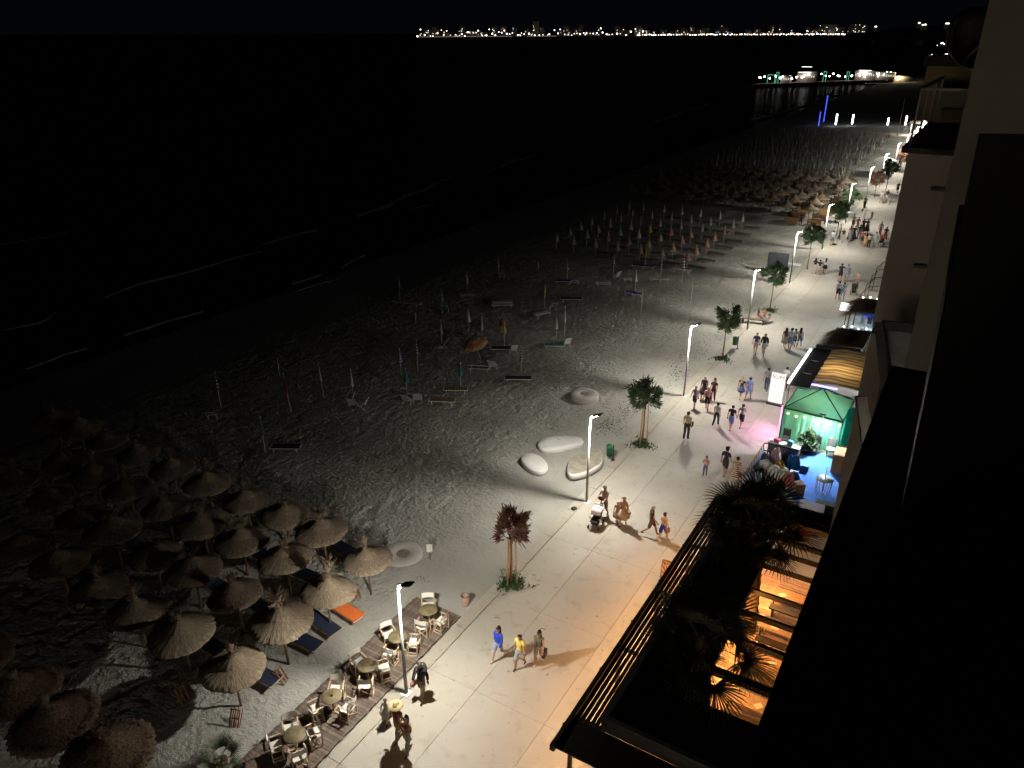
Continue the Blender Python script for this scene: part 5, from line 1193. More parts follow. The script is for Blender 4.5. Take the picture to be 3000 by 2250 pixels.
# ------------------------------------------------------------------ fan palms growing through the terrace
m_fan = mat('fan_palm_green', (0.115, 0.145, 0.085), 0.55, noise=0.4, scale=2)
m_fand = mat('fan_palm_dry', (0.17, 0.10, 0.045), 0.8, noise=0.3, scale=2)
def fan_mesh(seed, m, L=1.15, dry=False):
    rr = random.Random(seed); b = MB(); pl = L * 0.95
    b.tube([(0, 0, 0), (pl * .5, 0, .10), (pl, 0, .06)], [.024, .016, .012], 5)
    n = 30
    for k in range(n):
        a = R(-118 + 236 * k / (n - 1)) + rr.uniform(-.02, .02); l = L * (0.78 + .22 * math.cos(a * .7)) * rr.uniform(.92, 1.04); w = .021
        ca, sa = math.cos(a), math.sin(a); dr = rr.uniform(.10, .28) + (0.35 if dry else 0)
        p = [(pl, 0, .06), (pl + ca * l * .5, sa * l * .5, .08 - .04), (pl + ca * l * .8, sa * l * .8, .02 - dr * .3), (pl + ca * l, sa * l, -.02 - dr)]
        ws = [.008, w * 1.5, w, .002]; vs = []
        for q, (x, y, z) in enumerate(p): vs += [(x - sa * ws[q], y + ca * ws[q], z), (x, y, z - ws[q] * .5), (x + sa * ws[q], y - ca * ws[q], z)]
        b.add(vs, [(3 * q, 3 * q + 1, 3 * q + 4, 3 * q + 3) for q in range(3)] + [(3 * q + 1, 3 * q + 2, 3 * q + 5, 3 * q + 4) for q in range(3)])
    return b.mesh('leaf', m)
fans = [fan_mesh(q, m_fan) for q in range(4)]; fdry = [fan_mesh(20 + q, m_fand, 1.0, True) for q in range(2)]
def palm(x, y, z, label, seed, S=1.0, n=40, lean=(0, 0)):
    rr = random.Random(seed); t = thing('fan_palm', label, 'palm tree', (x, y, 0), 0)
    b = MB(); N = 22
    b.lathe([(0.23 + .03 * (k % 2), z * k / N) for k in range(N + 1)] + [(.30, z + .1), (.1, z + .3)], 16, wob=lambda i, k: 1 + .06 * math.sin(k * 2.5 + i))
    b.v = [(px + lean[0] * (pz / z) ** 1.6, py + lean[1] * (pz / z) ** 1.6, pz) for px, py, pz in b.v]; b.obj('trunk', mat('palm_trunk', (.20, .13, .08), .95, noise=.4, scale=7), t)
    bo = MB()
    for k in range(90):
        a = rr.uniform(0, 6.28); zz = rr.uniform(z * .55, z + .1); l = rr.uniform(.15, .3)
        ca, sa = math.cos(a), math.sin(a)
        bo.add([(ca * .24 - sa * .05, sa * .24 + ca * .05, zz), (ca * .24 + sa * .05, sa * .24 - ca * .05, zz), (ca * (.24 + l * .5), sa * (.24 + l * .5), zz + l)], [(0, 1, 2)])
    bo.v = [(px + lean[0] * (pz / z) ** 1.6, py + lean[1] * (pz / z) ** 1.6, pz) for px, py, pz in bo.v]; bo.obj('leaf_bases', m_fand, t)
    for k in range(n):
        a = k * 2.39996 + rr.uniform(-.2, .2); f = k / n; el = R(75 - 115 * f) + rr.uniform(-.1, .1)
        dry = f > .93
        o = link('leaf', rr.choice(fdry if dry else fans), t, (lean[0] + 0.15 * math.cos(a), lean[1] + 0.15 * math.sin(a), z + .15 - .35 * f), None, S * rr.uniform(.85, 1.1))
        o.rotation_euler = (rr.uniform(-.3, .3), -el, a)
palm(-3.95, 17.9, 5.45, 'tall fan palm rising through the near part of the terrace roof', 3, 0.92, 20, (-.28, .1))
palm(-4.25, 25.35, 4.95, 'fan palm at the far end of the terrace beside the blue stall', 8, 1.0, 22, (-.35, 0))
# low plant by the deck at the frame bottom
t = thing('potted_plant', 'green leafy plant beside the near end of the deck', 'plant', (-17.35, 10.15, 0))
for k in range(9):
    o = link('leaf', fans[k % 4], t, (0, 0, .25), None, .42); o.rotation_euler = (0, -R(20 + 6 * k), k * 2.4)
MB().lathe([(.0, 0), (.16, 0), (.2, .28), (.17, .28), (0, .24)], 16).obj('pot', m_slat, t)

# ================================================================== STALLS ALONG THE RIGHT SIDE
m_bluef = mat('blue_carpet', (0.07, 0.22, 0.66), 0.9, noise=0.15, scale=2.5)
struct(MB().box((-3.55, 39.0, 0.02), (4.1, 5.8, 0.03)).obj('carpet', m_bluef))
struct(MB().box((-3.55, 34.8, 0.02), (4.4, 2.4, 0.03)).obj('stall_mat', mat('grey_mat', (.2, .2, .22), .9)))
# green pavilion tent
m_tent = cloth_mat('green_tent_cloth', (0.20, 0.56, 0.38), 0.5, 1.5); m_tenr = mat('tent_frame', (.04, .10, .07), .5); m_tenf = cloth_mat('green_roof_cloth', (0.22, 0.56, 0.38), 0.4, 1.5)
tn = thing('pavilion_tent', 'green translucent pavilion tent lit from inside', 'tent', (0, 0, 0))
c4 = [(-7.2, 42.2), (-3.95, 42.1), (-3.9, 45.4), (-7.15, 45.4)]; pk = (-5.5, 43.7, 3.25); ez = 2.2
for k in range(4):
    a_, c_ = c4[k], c4[(k + 1) % 4]; b = MB(); n = 6; vs = []
    for i_ in range(n + 1):
        t_ = i_ / n; sag = -0.10 * math.sin(math.pi * t_)
        for j_ in range(n + 1):
            s_ = j_ / n; e_ = (a_[0] + (c_[0] - a_[0]) * s_, a_[1] + (c_[1] - a_[1]) * s_)
            vs.append((e_[0] + (pk[0] - e_[0]) * t_, e_[1] + (pk[1] - e_[1]) * t_, ez + (pk[2] - ez) * t_ + sag))
    b.add(vs, [(i_ * (n + 1) + j_, i_ * (n + 1) + j_ + 1, (i_ + 1) * (n + 1) + j_ + 1, (i_ + 1) * (n + 1) + j_) for i_ in range(n) for j_ in range(n)], True).obj('roof_panel', m_tenf, tn)
    MB().tube([(*a_, ez + .02), (pk[0], pk[1], pk[2] + .02)], .035, 6).obj('roof_pole', m_tenr, tn)
    MB().tube([(*a_, 0), (*a_, ez)], .04, 6).obj('post', m_tenr, tn)
    MB().bar((*a_, ez), (*c_, ez), .05, .09).obj('eave_rail', m_tenr, tn)
def curtain(p0, p1, z0, z1, name, m, par, waves=9, amp=.07, pinch=None):
    b = MB(); n = waves * 5; vs = []; d = Vector((p1[0] - p0[0], p1[1] - p0[1], 0)); nn = Vector((-d.y, d.x, 0)).normalized(); NV = 6
    for j_ in range(NV + 1):
        zz = z1 + (z0 - z1) * j_ / NV
        for i_ in range(n + 1):
            s_ = i_ / n; s2 = s_ if pinch is None else s_ + (pinch - s_) * .35 * math.sin(math.pi * j_ / NV)
            p = Vector((p0[0], p0[1], 0)) + d * s2 + nn * amp * (0.2 + j_ / NV) * math.sin(i_ * 2 * math.pi / 5 + math.sin(i_ * .7)); vs.append((p.x, p.y, zz))
    b.add(vs, [(j_ * (n + 1) + i_, j_ * (n + 1) + i_ + 1, (j_ + 1) * (n + 1) + i_ + 1, (j_ + 1) * (n + 1) + i_) for j_ in range(NV) for i_ in range(n)], True)
    return b.obj(name, m, par)
curtain((-7.2, 42.2), (-5.6, 42.15), .15, 2.17, 'curtain', m_tent, tn, 5, .07)
curtain((-5.55, 42.15), (-3.97, 42.1), .15, 2.17, 'curtain', m_tent, tn, 6, .07)
curtain((-7.2, 42.25), (-7.15, 45.3), .4, 2.17, 'curtain', m_tent, tn, 9, .06)
curtain((-3.95, 42.2), (-3.9, 45.3), .1, 2.17, 'curtain', cloth_mat('turquoise_cloth', (.05, .5, .38), .5), tn, 8, .08)
for k in range(7):
    bl = MB().lathe([(0, .06), (.06, 0.0), (0, -.07)], 10).obj('string_bulb', emis('warm_bulb', (1, .75, .25), 14), tn, (-6.9 + .47 * k, 42.03, 1.98 - .06 * math.sin(k * 1.6) ** 2))
point('tent_light', (-5.5, 43.6, 1.9), 95, (1, .93, .7), .15, tn); point('tent_light', (-4.6, 42.7, 1.5), 60, (.75, .95, 1), .12, tn)
tq = tag(curtain((-3.85, 42.3), (-2.6, 44.6), .6, 2.9, 'turquoise_tarp', cloth_mat('turquoise_tarp', (.06, .52, .42), .4), None, 3, .05), 'turquoise tarpaulin hanging right of the green tent', 'tarpaulin')
# striped canopy behind the tent
m_str = band_mat('striped_awning', (0.50, 0.36, 0.16), (0.17, 0.14, 0.10), 0.62, 'Y', 0.8, (0.2, 0.75), 3.0, 0.4, transl=0.5)
aw = thing('striped_canopy', 'ochre and brown striped fabric canopy over a stall', 'canopy', (0, 0, 0))
b = MB(); n = 40; vs = []
for i_ in range(n + 1):
    y = 44.9 + 6.2 * i_ / n
    for x, z in ((-6.35, 2.9), (-5.4, 3.05), (-3.6, 3.0)): vs.append((x + .05 * math.sin(i_ * 1.7), y, z + .05 * math.sin(i_ * 1.1 + x)))
b.add(vs, [(3 * i_ + j_, 3 * i_ + j_ + 1, 3 * i_ + j_ + 4, 3 * i_ + j_ + 3) for i_ in range(n) for j_ in range(2)], True).obj('striped_cloth', m_str, aw)
b = MB(); vs = []
for i_ in range(n + 1):
    y = 44.2 + 6.9 * i_ / n
    for x, z in ((-7.45, 2.85), (-6.9, 2.8), (-6.3, 2.93)): vs.append((x, y, z + .03 * math.sin(i_ * .9 + x * 3)))
b.add(vs, [(3 * i_ + j_, 3 * i_ + j_ + 1, 3 * i_ + j_ + 4, 3 * i_ + j_ + 3) for i_ in range(n) for j_ in range(2)], True).obj('dark_cloth', mat('black_net', (.035, .03, .028), .9, noise=.3), aw)
for y in (44.2, 46.5, 48.8, 51.1): MB().bar((-7.5, y, 2.8), (-3.5, y, 2.88), .05).obj('rafter', m_wp if y < 49 else m_dark, aw)
for x, y in ((-7.45, 44.2), (-7.45, 51.1), (-3.6, 44.9), (-3.6, 51.1)): MB().tube([(x, y, 0), (x, y, 2.85)], .04, 6).obj('post', m_wp, aw)
MB().box((-5.4, 51.25, 2.95), (3.9, .18, .25)).obj('back_beam', m_dark, aw)
area('under_canopy_light', (-5.3, 47.5, 1.6), 1.2, 110, (1, .72, .38), (math.pi, 0, 0), aw); area('under_canopy_down', (-5.6, 47.0, 2.6), .4, 120, (1, .85, .75), (0, 0, 0), aw)
t = thing('neon_tube', 'long bright white light tube along the canopy edge', 'light tube', (-7.55, 47.4, 2.9)); MB().box((0, 0, 0), (.10, 6.2, .10)).obj('tube_lens', emis('white_tube', (.95, .97, 1), 6), t)
area('tube_light', (-.06, 0, 0), .08, 60, (.9, .95, 1), (0, R(90), 0), t, 6)
t = thing('violet_neon', 'short violet neon sign at the back of the green tent', 'neon sign', (-5.9, 45.75, 2.5)); MB().box((0, 0, 0), (1.9, .05, .10)).tube([(-.6, 0, .05), (-.75, 0, .2), (-.6, 0, .32), (-.45, 0, .2), (-.6, 0, .05)], .03, 6).obj('neon_lens', emis('violet_neon', (.25, .22, 1), 5), t)
t = thing('magenta_tube', 'magenta light tube beside the front post of the green tent', 'light tube', (-7.42, 42.9, 0)); MB().tube([(0, 0, .5), (0, 0, 2.0)], .03, 8).obj('tube_lens', emis('magenta_tube', (1, .25, .9), 3), t)
area('magenta_light', (-.06, 0, 1.3), .25, 120, (1, .38, .80), (0, R(62), 0), t, 1.4)
# lit menu totem
sg = thing('lit_menu_totem', 'tall white backlit menu sign with yellow lettering', 'sign', (-8.66, 47.1, 0), 0)
MB().box((0, 0, 1.16), (.90, .12, 2.1)).obj('sign_body', m_wp, sg); MB().box((0, -.068, 1.16), (.86, .012, 2.04)).obj('sign_face', emis('totem_face', (1, .99, .95), 1.05), sg)
def text(s, size, loc, m, par, rot=(R(90), 0, 0), ex=.004):
    cu = bpy.data.curves.new('lettering', 'FONT'); cu.body = s; cu.size = size; cu.extrude = ex; cu.align_x = 'CENTER'; cu.materials.append(m)
    o = link('lettering', cu); bpy.context.view_layer.update()
    me = bpy.data.meshes.new_from_object(o.evaluated_get(bpy.context.evaluated_depsgraph_get())); bpy.data.objects.remove(o)
    return link('lettering', me, par, loc, rot)
text('SUM', .40, (0, -.082, 1.82), emis('yellow_letters', (.75, .50, .02), .42), sg)
text('~ ll ~ •', .2, (-.05, -.082, 1.22), mat('grey_letters', (.3, .28, .34), .6), sg)
MB().box((.0, -.08, .72), (.62, .006, .18)).box((.0, -.08, .42), (.5, .006, .10)).obj('sign_print', emis('cream_print', (1, .95, .7), 1.1), sg)
MB().box((0, 0, .05), (1.0, .5, .08)).obj('foot', m_dark, sg)
# counter with white top, railing and goods
ct = thing('bar_counter', 'grey counter with a white top in front of the green tent', 'counter', (-6.5, 40.1, 0), -.02)
MB().box((0, 0, .98), (1.75, .42, .05)).obj('counter_top', m_wp, ct); MB().box((0, .02, .48), (1.68, .34, .95)).obj('counter_body', mat('counter_grey', (.16, .17, .2), .6), ct); MB().box((0, -.18, .9), (1.7, .02, .12)).obj('fascia', m_dark, ct)
rl = thing('railing', 'dark metal railing along the promenade side of the blue stall', 'railing', (0, 0, 0))
for z in (.55, 1.0): MB().bar((-7.5, 34.3, z), (-7.5, 39.6, z), .045).bar((-7.5, 39.6, z), (-6.9, 39.75, z), .045).obj('rail', m_bedwood, rl)
for k in range(12): MB().bar((-7.5, 34.3 + .48 * k, 0), (-7.5, 34.3 + .48 * k, 1.0), .035).obj('baluster', m_bedwood, rl)
MB().box((-7.42, 36.9, .62), (.02, 5.0, .5)).obj('railing_sheet', cloth_mat('clear_sheet', (.35, .42, .55), .4), rl)
def heap(x, y, rx, ry, h_, col, nm, label, seed, cat):
    rr = random.Random(seed); b = MB()
    n = 15; H_ = [[0] * n for _ in range(n)]
    pk_ = [(rr.uniform(-.5, .5), rr.uniform(-.5, .5), rr.uniform(.5, 1)) for _ in range(4)]
    vs = []
    for i_ in range(n):
        for j_ in range(n):
            u, w = -1 + 2 * i_ / (n - 1), -1 + 2 * j_ / (n - 1)
            q = max(0, min(1, (1.05 - max(abs(u), abs(w)) ** 1.5) * 3))
            zz = q * (.45 + .5 * max(p[2] * math.exp(-((u - p[0]) ** 2 + (w - p[1]) ** 2) * 5) for p in pk_) + .10 * rr.random())
            vs.append((u * (1 + .08 * rr.uniform(-1, 1)), w * (1 + .08 * rr.uniform(-1, 1)), zz if 0 < i_ < n - 1 and 0 < j_ < n - 1 else 0))
    b.add(vs, [(i_ * n + j_, (i_ + 1) * n + j_, (i_ + 1) * n + j_ + 1, i_ * n + j_ + 1) for i_ in range(n - 1) for j_ in range(n - 1)], False)
    o = b.obj(nm, cloth_mat('fabric_%s_%d' % (nm, seed), col, .2), None, (x, y, 0)); o.scale = (rx, ry, h_); return tag(o, label, cat)
heap(-6.75, 36.2, .62, .85, .95, (.34, .40, .44), 'covered_table', 'table covered with grey-blue ribbed cloth behind the palm', 1, 'covered table')
heap(-6.5, 37.6, 1.0, .55, 1.1, (.62, .68, .66), 'plastic_sheet', 'crumpled clear plastic sheeting on the stall tables', 2, 'plastic sheet')
heap(-6.1, 37.9, .35, .35, 1.2, (.62, .50, .10), 'yellow_bundle', 'yellow-orange bundle among the plastic sheeting', 3, 'bundle')
heap(-5.55, 37.3, .3, .3, 1.0, (.55, .22, .24), 'red_bundle', 'red and pink bundle at the right end of the sheeting', 4, 'bundle')
heap(-5.75, 39.2, .36, .42, 1.0, (.02, .15, .42), 'blue_bag', 'large blue sack beside the counter', 5, 'sack')
heap(-6.7, 39.2, .3, .3, 1.3, (.62, .46, .48), 'pink_cloth_pile', 'pale pink cloth pile in front of the counter', 6, 'cloth pile')
heap(-7.15, 38.2, .25, .5, .9, (.16, .30, .55), 'blue_drum', 'blue covered drum by the railing', 7, 'drum')
def box_thing(nm, x, y, z, d, col, label, cat, rz=0):
    t = thing(nm, label, cat, (x, y, z), rz)
    MB().box((0, 0, d[2] / 2), d).obj(nm + '_body', cm_(col), t); MB().box((0, 0, d[2] + .01), (d[0] * .9, d[1] * .9, .02)).obj('lid', cm_(tuple(min(1, c * 1.15) for c in col)), t)
    return t
box_thing('wooden_crate', -3.62, 40.55, 0, (.55, 1.1, 1.15), (.36, .22, .11), 'brown wooden cabinet at the right edge of the blue carpet', 'cabinet')
box_thing('planter_box', -4.95, 37.0, 0, (.5, .5, .6), (.20, .12, .08), 'small brown planter box beside the blue carpet', 'planter', .6)
box_thing('white_case', -3.9, 34.9, 0, (1.2, .9, .7), (.35, .33, .36), 'pale chest below the blue carpet behind the palm', 'chest', .1)
box_thing('red_case', -3.9, 33.6, 0, (.7, .6, .6), (.40, .04, .05), 'red case near the far palm leaves', 'case', .1)
box_thing('dark_trunk', -3.3, 35.9, 0, (1.1, .4, .5), (.02, .02, .03), 'black trunk at the near end of the blue carpet', 'trunk')
t = thing('glass_table', 'round glass-topped table on the blue carpet', 'table', (-3.85, 37.8, 0)); MB().lathe([(0, .76), (.42, .76), (.43, .79), (0, .79)], 28).obj('table_top', mat('glass_top', (.55, .68, .70), .25), t)
MB().tube([(0, 0, 0), (0, 0, .76)], .03, 8).obj('pedestal', m_wp, t); MB().tube([(0, 0, .79), (0, 0, 1.5)], .02, 6).obj('umbrella_stub', m_wp, t)
b = MB()
for a in range(16): b.bar((.36 * math.cos(a * .3927), .36 * math.sin(a * .3927), 0), (.40 * math.cos(a * .3927), .40 * math.sin(a * .3927), .74), .02)
b.obj('cage_legs', m_wp, t)
goods = [('cool_box', -5.5, 38.4, .45, .3, .35, (.5, .56, .6), 'white cool box left of the round glass table'), ('toy_box', -5.15, 39.5, .4, .35, .3, (.10, .25, .6), 'blue plastic box at the left edge of the blue carpet'),
 ('cardboard_box', -2.6, 39.2, .5, .5, .6, (.38, .27, .16), 'tall cardboard box right of the glass table'), ('cardboard_box', -2.7, 38.3, .55, .45, .35, (.34, .24, .15), 'flat cardboard box near the right end of the carpet'), ('storage_bin', -3.0, 40.9, .4, .4, .55, (.06, .10, .45), 'navy storage bin beside the wooden cabinet'),
 ('storage_bin', -5.6, 36.2, .6, .4, .4, (.55, .58, .6), 'pale storage bin at the near left corner of the carpet'), ('crate', -7.1, 35.2, .5, .7, .5, (.30, .33, .36), 'grey crate behind the railing near the palm'), ('crate', -6.3, 34.9, .6, .6, .65, (.42, .44, .46), 'pale grey crate behind the palm crown'),
 ('crate', -5.2, 35.2, .7, .5, .45, (.28, .20, .14), 'brown crate between the palm and the carpet'), ('gift_box', -6.9, 40.1, .3, .25, .2, (.5, .12, .2), 'small red box on the white counter top'), ('gift_box', -6.2, 40.1, .28, .22, .26, (.10, .38, .5), 'small turquoise box on the white counter top'),
 ('snack_rack', -4.3, 46.0, .8, .3, 1.4, (.45, .5, .55), 'pale display rack behind the turquoise tarpaulin'), ('freezer', -7.0, 58.6, 1.2, .7, .9, (.6, .66, .7), 'white chest freezer before the farther kiosk'), ('freezer', -6.4, 59.9, .9, .6, 1.0, (.1, .2, .5), 'blue and white freezer beside the white chest freezer'),
 ('display_case', -7.0, 52.9, .9, .5, 1.2, (.5, .58, .6), 'white display case at the corner of the first thatched kiosk'), ('display_case', -6.7, 66.4, .8, .5, 1.3, (.45, .5, .52), 'white display case past the farther kiosk')]
for nm_, x, y, dx, dy, dz, col, lb_ in goods: box_thing(nm_, x, y, 1.01 if nm_ == 'gift_box' else .04, (dx, dy, dz), col, lb_, nm_.replace('_', ' '), random.uniform(-.5, .5))
for q, (x, y, col, w_) in enumerate([(-7.2, 39.1, (.5, .52, .56), 'pale'), (-5.35, 37.9, (.05, .2, .5), 'blue'), (-6.3, 38.7, (.55, .35, .2), 'orange-brown'), (-7.1, 37.2, (.15, .3, .28), 'teal')]):
    heap(x, y, .26, .24, .8, col, 'goods_bag', w_ + ' bag of goods among the stall tables by the railing', 20 + q, 'bag')
def stall_chair(x, y, rz, col, label):
    t = thing('stall_chair', label, 'chair', (x, y, 0.04), rz, None); m = cm_(col); mc = cm_((.55, .58, .55))
    MB().box((0, 0, .46), (.44, .44, .05)).obj('seat', mc if col[0] > .2 else m, t); MB().box((0, -.21, .78), (.38, .03, .42)).obj('backrest', mc if col[0] > .2 else m, t)
    MB().bar((-.2, -.21, .46), (-.2, -.23, 1.02), .035).bar((.2, -.21, .46), (.2, -.23, 1.02), .035).bar((-.2, -.23, 1.02), (.2, -.23, 1.02), .035).obj('back_frame', m, t)
    for a in (-1, 1):
        for c in (-1, 1): MB().box((a * .19, c * .19, .22), (.035, .035, .44)).obj('leg', m, t)
stall_chair(-4.25, 41.85, math.pi + .2, (.25, .13, .08), 'wooden chair with pale seat standing before the green tent')
stall_chair(-5.1, 41.75, math.pi - .3, (.02, .03, .03), 'black wire chair by the plant before the green tent')
stall_chair(-6.75, 41.7, math.pi, (.05, .03, .025), 'dark wooden chair behind the bar counter')
t = thing('potted_bush', 'dark green potted bush in front of the green tent curtain', 'plant', (-5.55, 41.6, 0)); c = link('foliage', crown_mesh('foliage', .42, .55, 1500, m_leafg, 77, .8), t, (0, 0, .8)); MB().lathe([(0, 0), (.2, 0), (.26, .35), (0, .33)], 14).obj('pot', m_dark, t); MB().tube([(0, 0, .3), (0, 0, .9)], .03, 6).obj('stem', m_bark, t)
b = MB()
for k in range(260): tuft(0, 0, 0) if False else None
t = thing('led_floodlight', 'white floodlight bracketed over the front eave of the green tent', 'floodlight', (-5.0, 41.75, 2.5)); MB().bar((0, .35, -.3), (0, 0, 0), .04).obj('bracket', m_steel, t); MB().box((0, 0, .03), (.34, .22, .06), 0, R(-30)).obj('flood_head', m_dark, t)
area('flood_light', (0, -.05, -.04), .25, 420, (.86, .93, 1.0), (R(-38), 0, 0), t)
# thatched kiosks further on
def kiosk(x, y, label, seed, blue=False):
    t = thing('thatched_kiosk', label, 'kiosk', (x, y, 0)); rr = random.Random(seed)
    b = MB(); n = 10
    for q in range(3200):
        a = rr.uniform(-1.6, 1.6); x0 = rr.uniform(-1.1, 1.2); y0 = rr.uniform(-2.4, 1.6); zz = 3.08 - .35 * (abs(x0) / 1.3) ** 2 - .1 * abs(y0)
        l = rr.uniform(.3, .8); w = .02; d = Vector((-1.0 - .1 * rr.random(), -.55 + rr.uniform(-.4, .3), -.25 - .5 * rr.random() * (x0 < -.5)))
        p = Vector((x0, y0, zz)); s = Vector((0, w, 0)); b.add([p - s, p + s, p + d * l], [(0, 1, 2)])
    b.slab3([(-1.0, -2.1, 2.75), (1.3, -2.1, 2.9), (1.3, 1.6, 2.9), (-1.0, 1.6, 2.75)], (0, 0, .08)).obj('thatch_roof', mat('brown_thatch', (.24, .16, .10), .95, noise=.5, scale=8), t)
    for px, py in ((-.9, -2), (1.2, -2), (-.9, 1.5), (1.2, 1.5)): MB().tube([(px, py, 0), (px, py, 2.75)], .05, 6).obj('post', m_pole, t)
    MB().box((0, -.2, .5), (1.9, .6, 1.0)).obj('counter', mat('kiosk_white', (.62, .68, .72), .5), t)
    MB().box((.3, 3.6, 1.0), (1.0, .7, 2.0)).obj('fridge', mat('fridge_white', (.55, .6, .66), .4), t); MB().box((.1, 3.24, 1.05), (.34, .02, 1.5)).box((.5, 3.24, 1.05), (.34, .02, 1.5)).obj('fridge_door', mat('fridge_glass', (.05, .06, .08), .2), t)
    MB().box((.2, 3.25, 1.95), (1.6, .05, .12)).obj('light_bar', emis('cool_bar', (.6, .85, 1), 7), t)
    if blue: MB().box((.2, 2.4, 1.4), (1.1, .3, .5)).obj('blue_panel', emis('blue_panel', (.08, .14, 1), 2.2), t)
    MB().box((.2, 4.8, .9), (1.6, .9, .04)).obj('shelf', mat('kiosk_shelf', (.5, .6, .65), .5), t)
    for k in range(4): MB().lathe([(0, .05), (.05, 0), (0, -.05)], 8).obj('bulb', emis('cool_bulb', (.75, .93, 1), 30), t, (-.7 + .5 * k, 3.0 + .3 * (k % 2), 2.5))
    area('kiosk_light', (.1, 3.2, 2.45), .8, 120, (.62, .86, 1), (0, 0, 0), t)
kiosk(-5.9, 54.4, 'thatched kiosk with a glass-door fridge behind the striped canopy', 1)
kiosk(-5.8, 62.4, 'farther thatched kiosk with a bright blue lit panel', 2, True)
t = thing('blank_light_sign', 'blank white backlit sign on the farther kiosk', 'sign', (-7.35, 63.9, 1.95), 0); MB().box((0, 0, 0), (1.05, .14, .62), 0, R(-30)).obj('sign_lens', emis('blank_sign', (1, 1, 1), 2.5), t)
MB().bar((0, .1, -1.95), (0, .1, 0), .05).obj('post', m_dark, t); area('sign_glow', (0, -.12, -.05), .9, 25, (1, 1, 1), (R(-60), 0, 0), t, .5)
t = thing('canopy_frame', 'bare bent metal canopy frame past the farther kiosk', 'frame', (0, 0, 0))
for y in (67.5, 70.5, 73.5, 76.5): MB().tube([(-7.0, y, 0), (-6.95, y, 2.1), (-6.5, y, 2.8), (-5.4, y, 3.1)], .03, 6).obj('hoop', m_dark, t)
MB().bar((-6.5, 67.5, 2.8), (-6.5, 76.5, 2.8), .04).bar((-6.98, 67.5, 1.2), (-6.98, 76.5, 1.2), .03).obj('purlin', m_dark, t)
area('side_street_light', (-4.8, 71, 3.0), 1.0, 260, (1, .93, .8), (0, 0, 0)); area('side_street_light', (-4.5, 53.0, 2.6), .6, 100, (.8, .85, 1), (0, 0, 0))
# ================================================================== THE HOTELS ON THE RIGHT
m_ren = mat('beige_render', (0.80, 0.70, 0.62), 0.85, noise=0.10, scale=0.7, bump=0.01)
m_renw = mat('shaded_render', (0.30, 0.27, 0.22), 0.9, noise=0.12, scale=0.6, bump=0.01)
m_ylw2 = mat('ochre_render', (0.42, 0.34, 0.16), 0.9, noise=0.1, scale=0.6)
m_blk = mat('matte_black_panel', (0.010, 0.010, 0.011), 0.8, noise=0.1)
m_frame = mat('dark_window_frame', (0.018, 0.018, 0.02), 0.5)
nb = thing('neighbour_hotel', 'beige hotel with stacked balconies seen edge-on to the right', 'building', (0, 0, 0))
e0, e1 = (-1.177, 14.000, 20.261), (-1.153, 14.000, 17.324)
ex = (e0[0] + e1[0]) / 2
MB().box(((ex + 3.0) / 2, 14.12, (e0[2] + e1[2]) / 2), (3.0 - ex, .24, e0[2] - e1[2])).obj('balcony_side_wall', m_ren, nb)
MB().box(((ex + 3.0) / 2 + .02, 14.2, e1[2] - .05), (3.0 - ex, .5, .09)).obj('balcony_slab', m_frame, nb)
MB().box(((ex + 3.0) / 2 - .05, 14.2, e0[2] + .05), (3.1 - ex, .5, .09)).obj('balcony_slab', m_frame, nb)
MB().box(((ex + 3.0) / 2 - .05, 16.4, e0[2] + .05), (3.1 - ex, 3.8, .09)).obj('balcony_slab', m_frame, nb)
MB().bar((ex, 14.05, e0[2] + .95), (3, 14.05, e0[2] + .95), .04).bar((ex, 14.05, e0[2] + .95), (ex, 18.2, e0[2] + .95), .04).obj('handrail', m_steel, nb)
for y in (14.05, 15.4, 16.8, 18.2): MB().bar((ex, y, e0[2] + .09), (ex, y, e0[2] + .95), .03).obj('rail_post', m_steel, nb)
MB().box((ex + .17, 14.2, e1[2] / 2 - .06), (.32, .5, e1[2] - .12)).obj('corner_pillar', m_ren, nb)
for q in ((2728, 2772, 556), (2676, 2722, 778)) : pass
p0, p1 = (-0.731, 13.970, 19.743), (-0.519, 13.970, 19.763); MB().box(((p0[0] + p1[0]) / 2, 13.97, p0[2]), (p1[0] - p0[0], .05, .035)).obj('wall_ledge', m_trim, nb)
p0, p1 = (-0.733, 13.970, 18.491), (-0.526, 13.970, 18.522); MB().box(((p0[0] + p1[0]) / 2, 13.97, p0[2]), (p1[0] - p0[0], .05, .035)).obj('wall_ledge', m_trim, nb)
# balustrade glass of the storey below and its dark frame
MB().slab3([(-0.934, 13.600, 17.433), (-0.421, 13.600, 17.473), (-0.384, 13.600, 16.823), (-0.729, 13.600, 16.744)], (0, .03, 0)).obj('glass_panel', mat('greyish_glass', (.55, .57, .64), .45), nb)
MB().slab3([(-1.099, 13.500, 17.567), (-0.961, 13.500, 17.593), (-0.718, 13.500, 16.752), (-0.500, 13.500, 15.424), (-0.799, 13.500, 15.749), (-0.757, 13.500, 16.325)], (0, .05, 0)).obj('window_frame', m_frame, nb)
MB().slab3([(-0.992, 13.550, 17.608), (-0.452, 13.550, 17.651), (-0.417, 13.550, 17.478), (-0.955, 13.550, 17.469)], (0, .05, 0)).obj('window_frame', m_frame, nb)
MB().slab3([(-1.149, 13.400, 16.229), (-0.961, 13.400, 16.263), (-0.752, 13.400, 15.658), (-0.818, 13.400, 15.031)], (0, .04, 0)).obj('window_sash', mat('dark_green_glass', (.012, .02, .018), .15), nb)
MB().bar((-1.150, 13.350, 16.249), (-0.852, 13.350, 15.200), .022).obj('sash_edge', m_wp, nb)
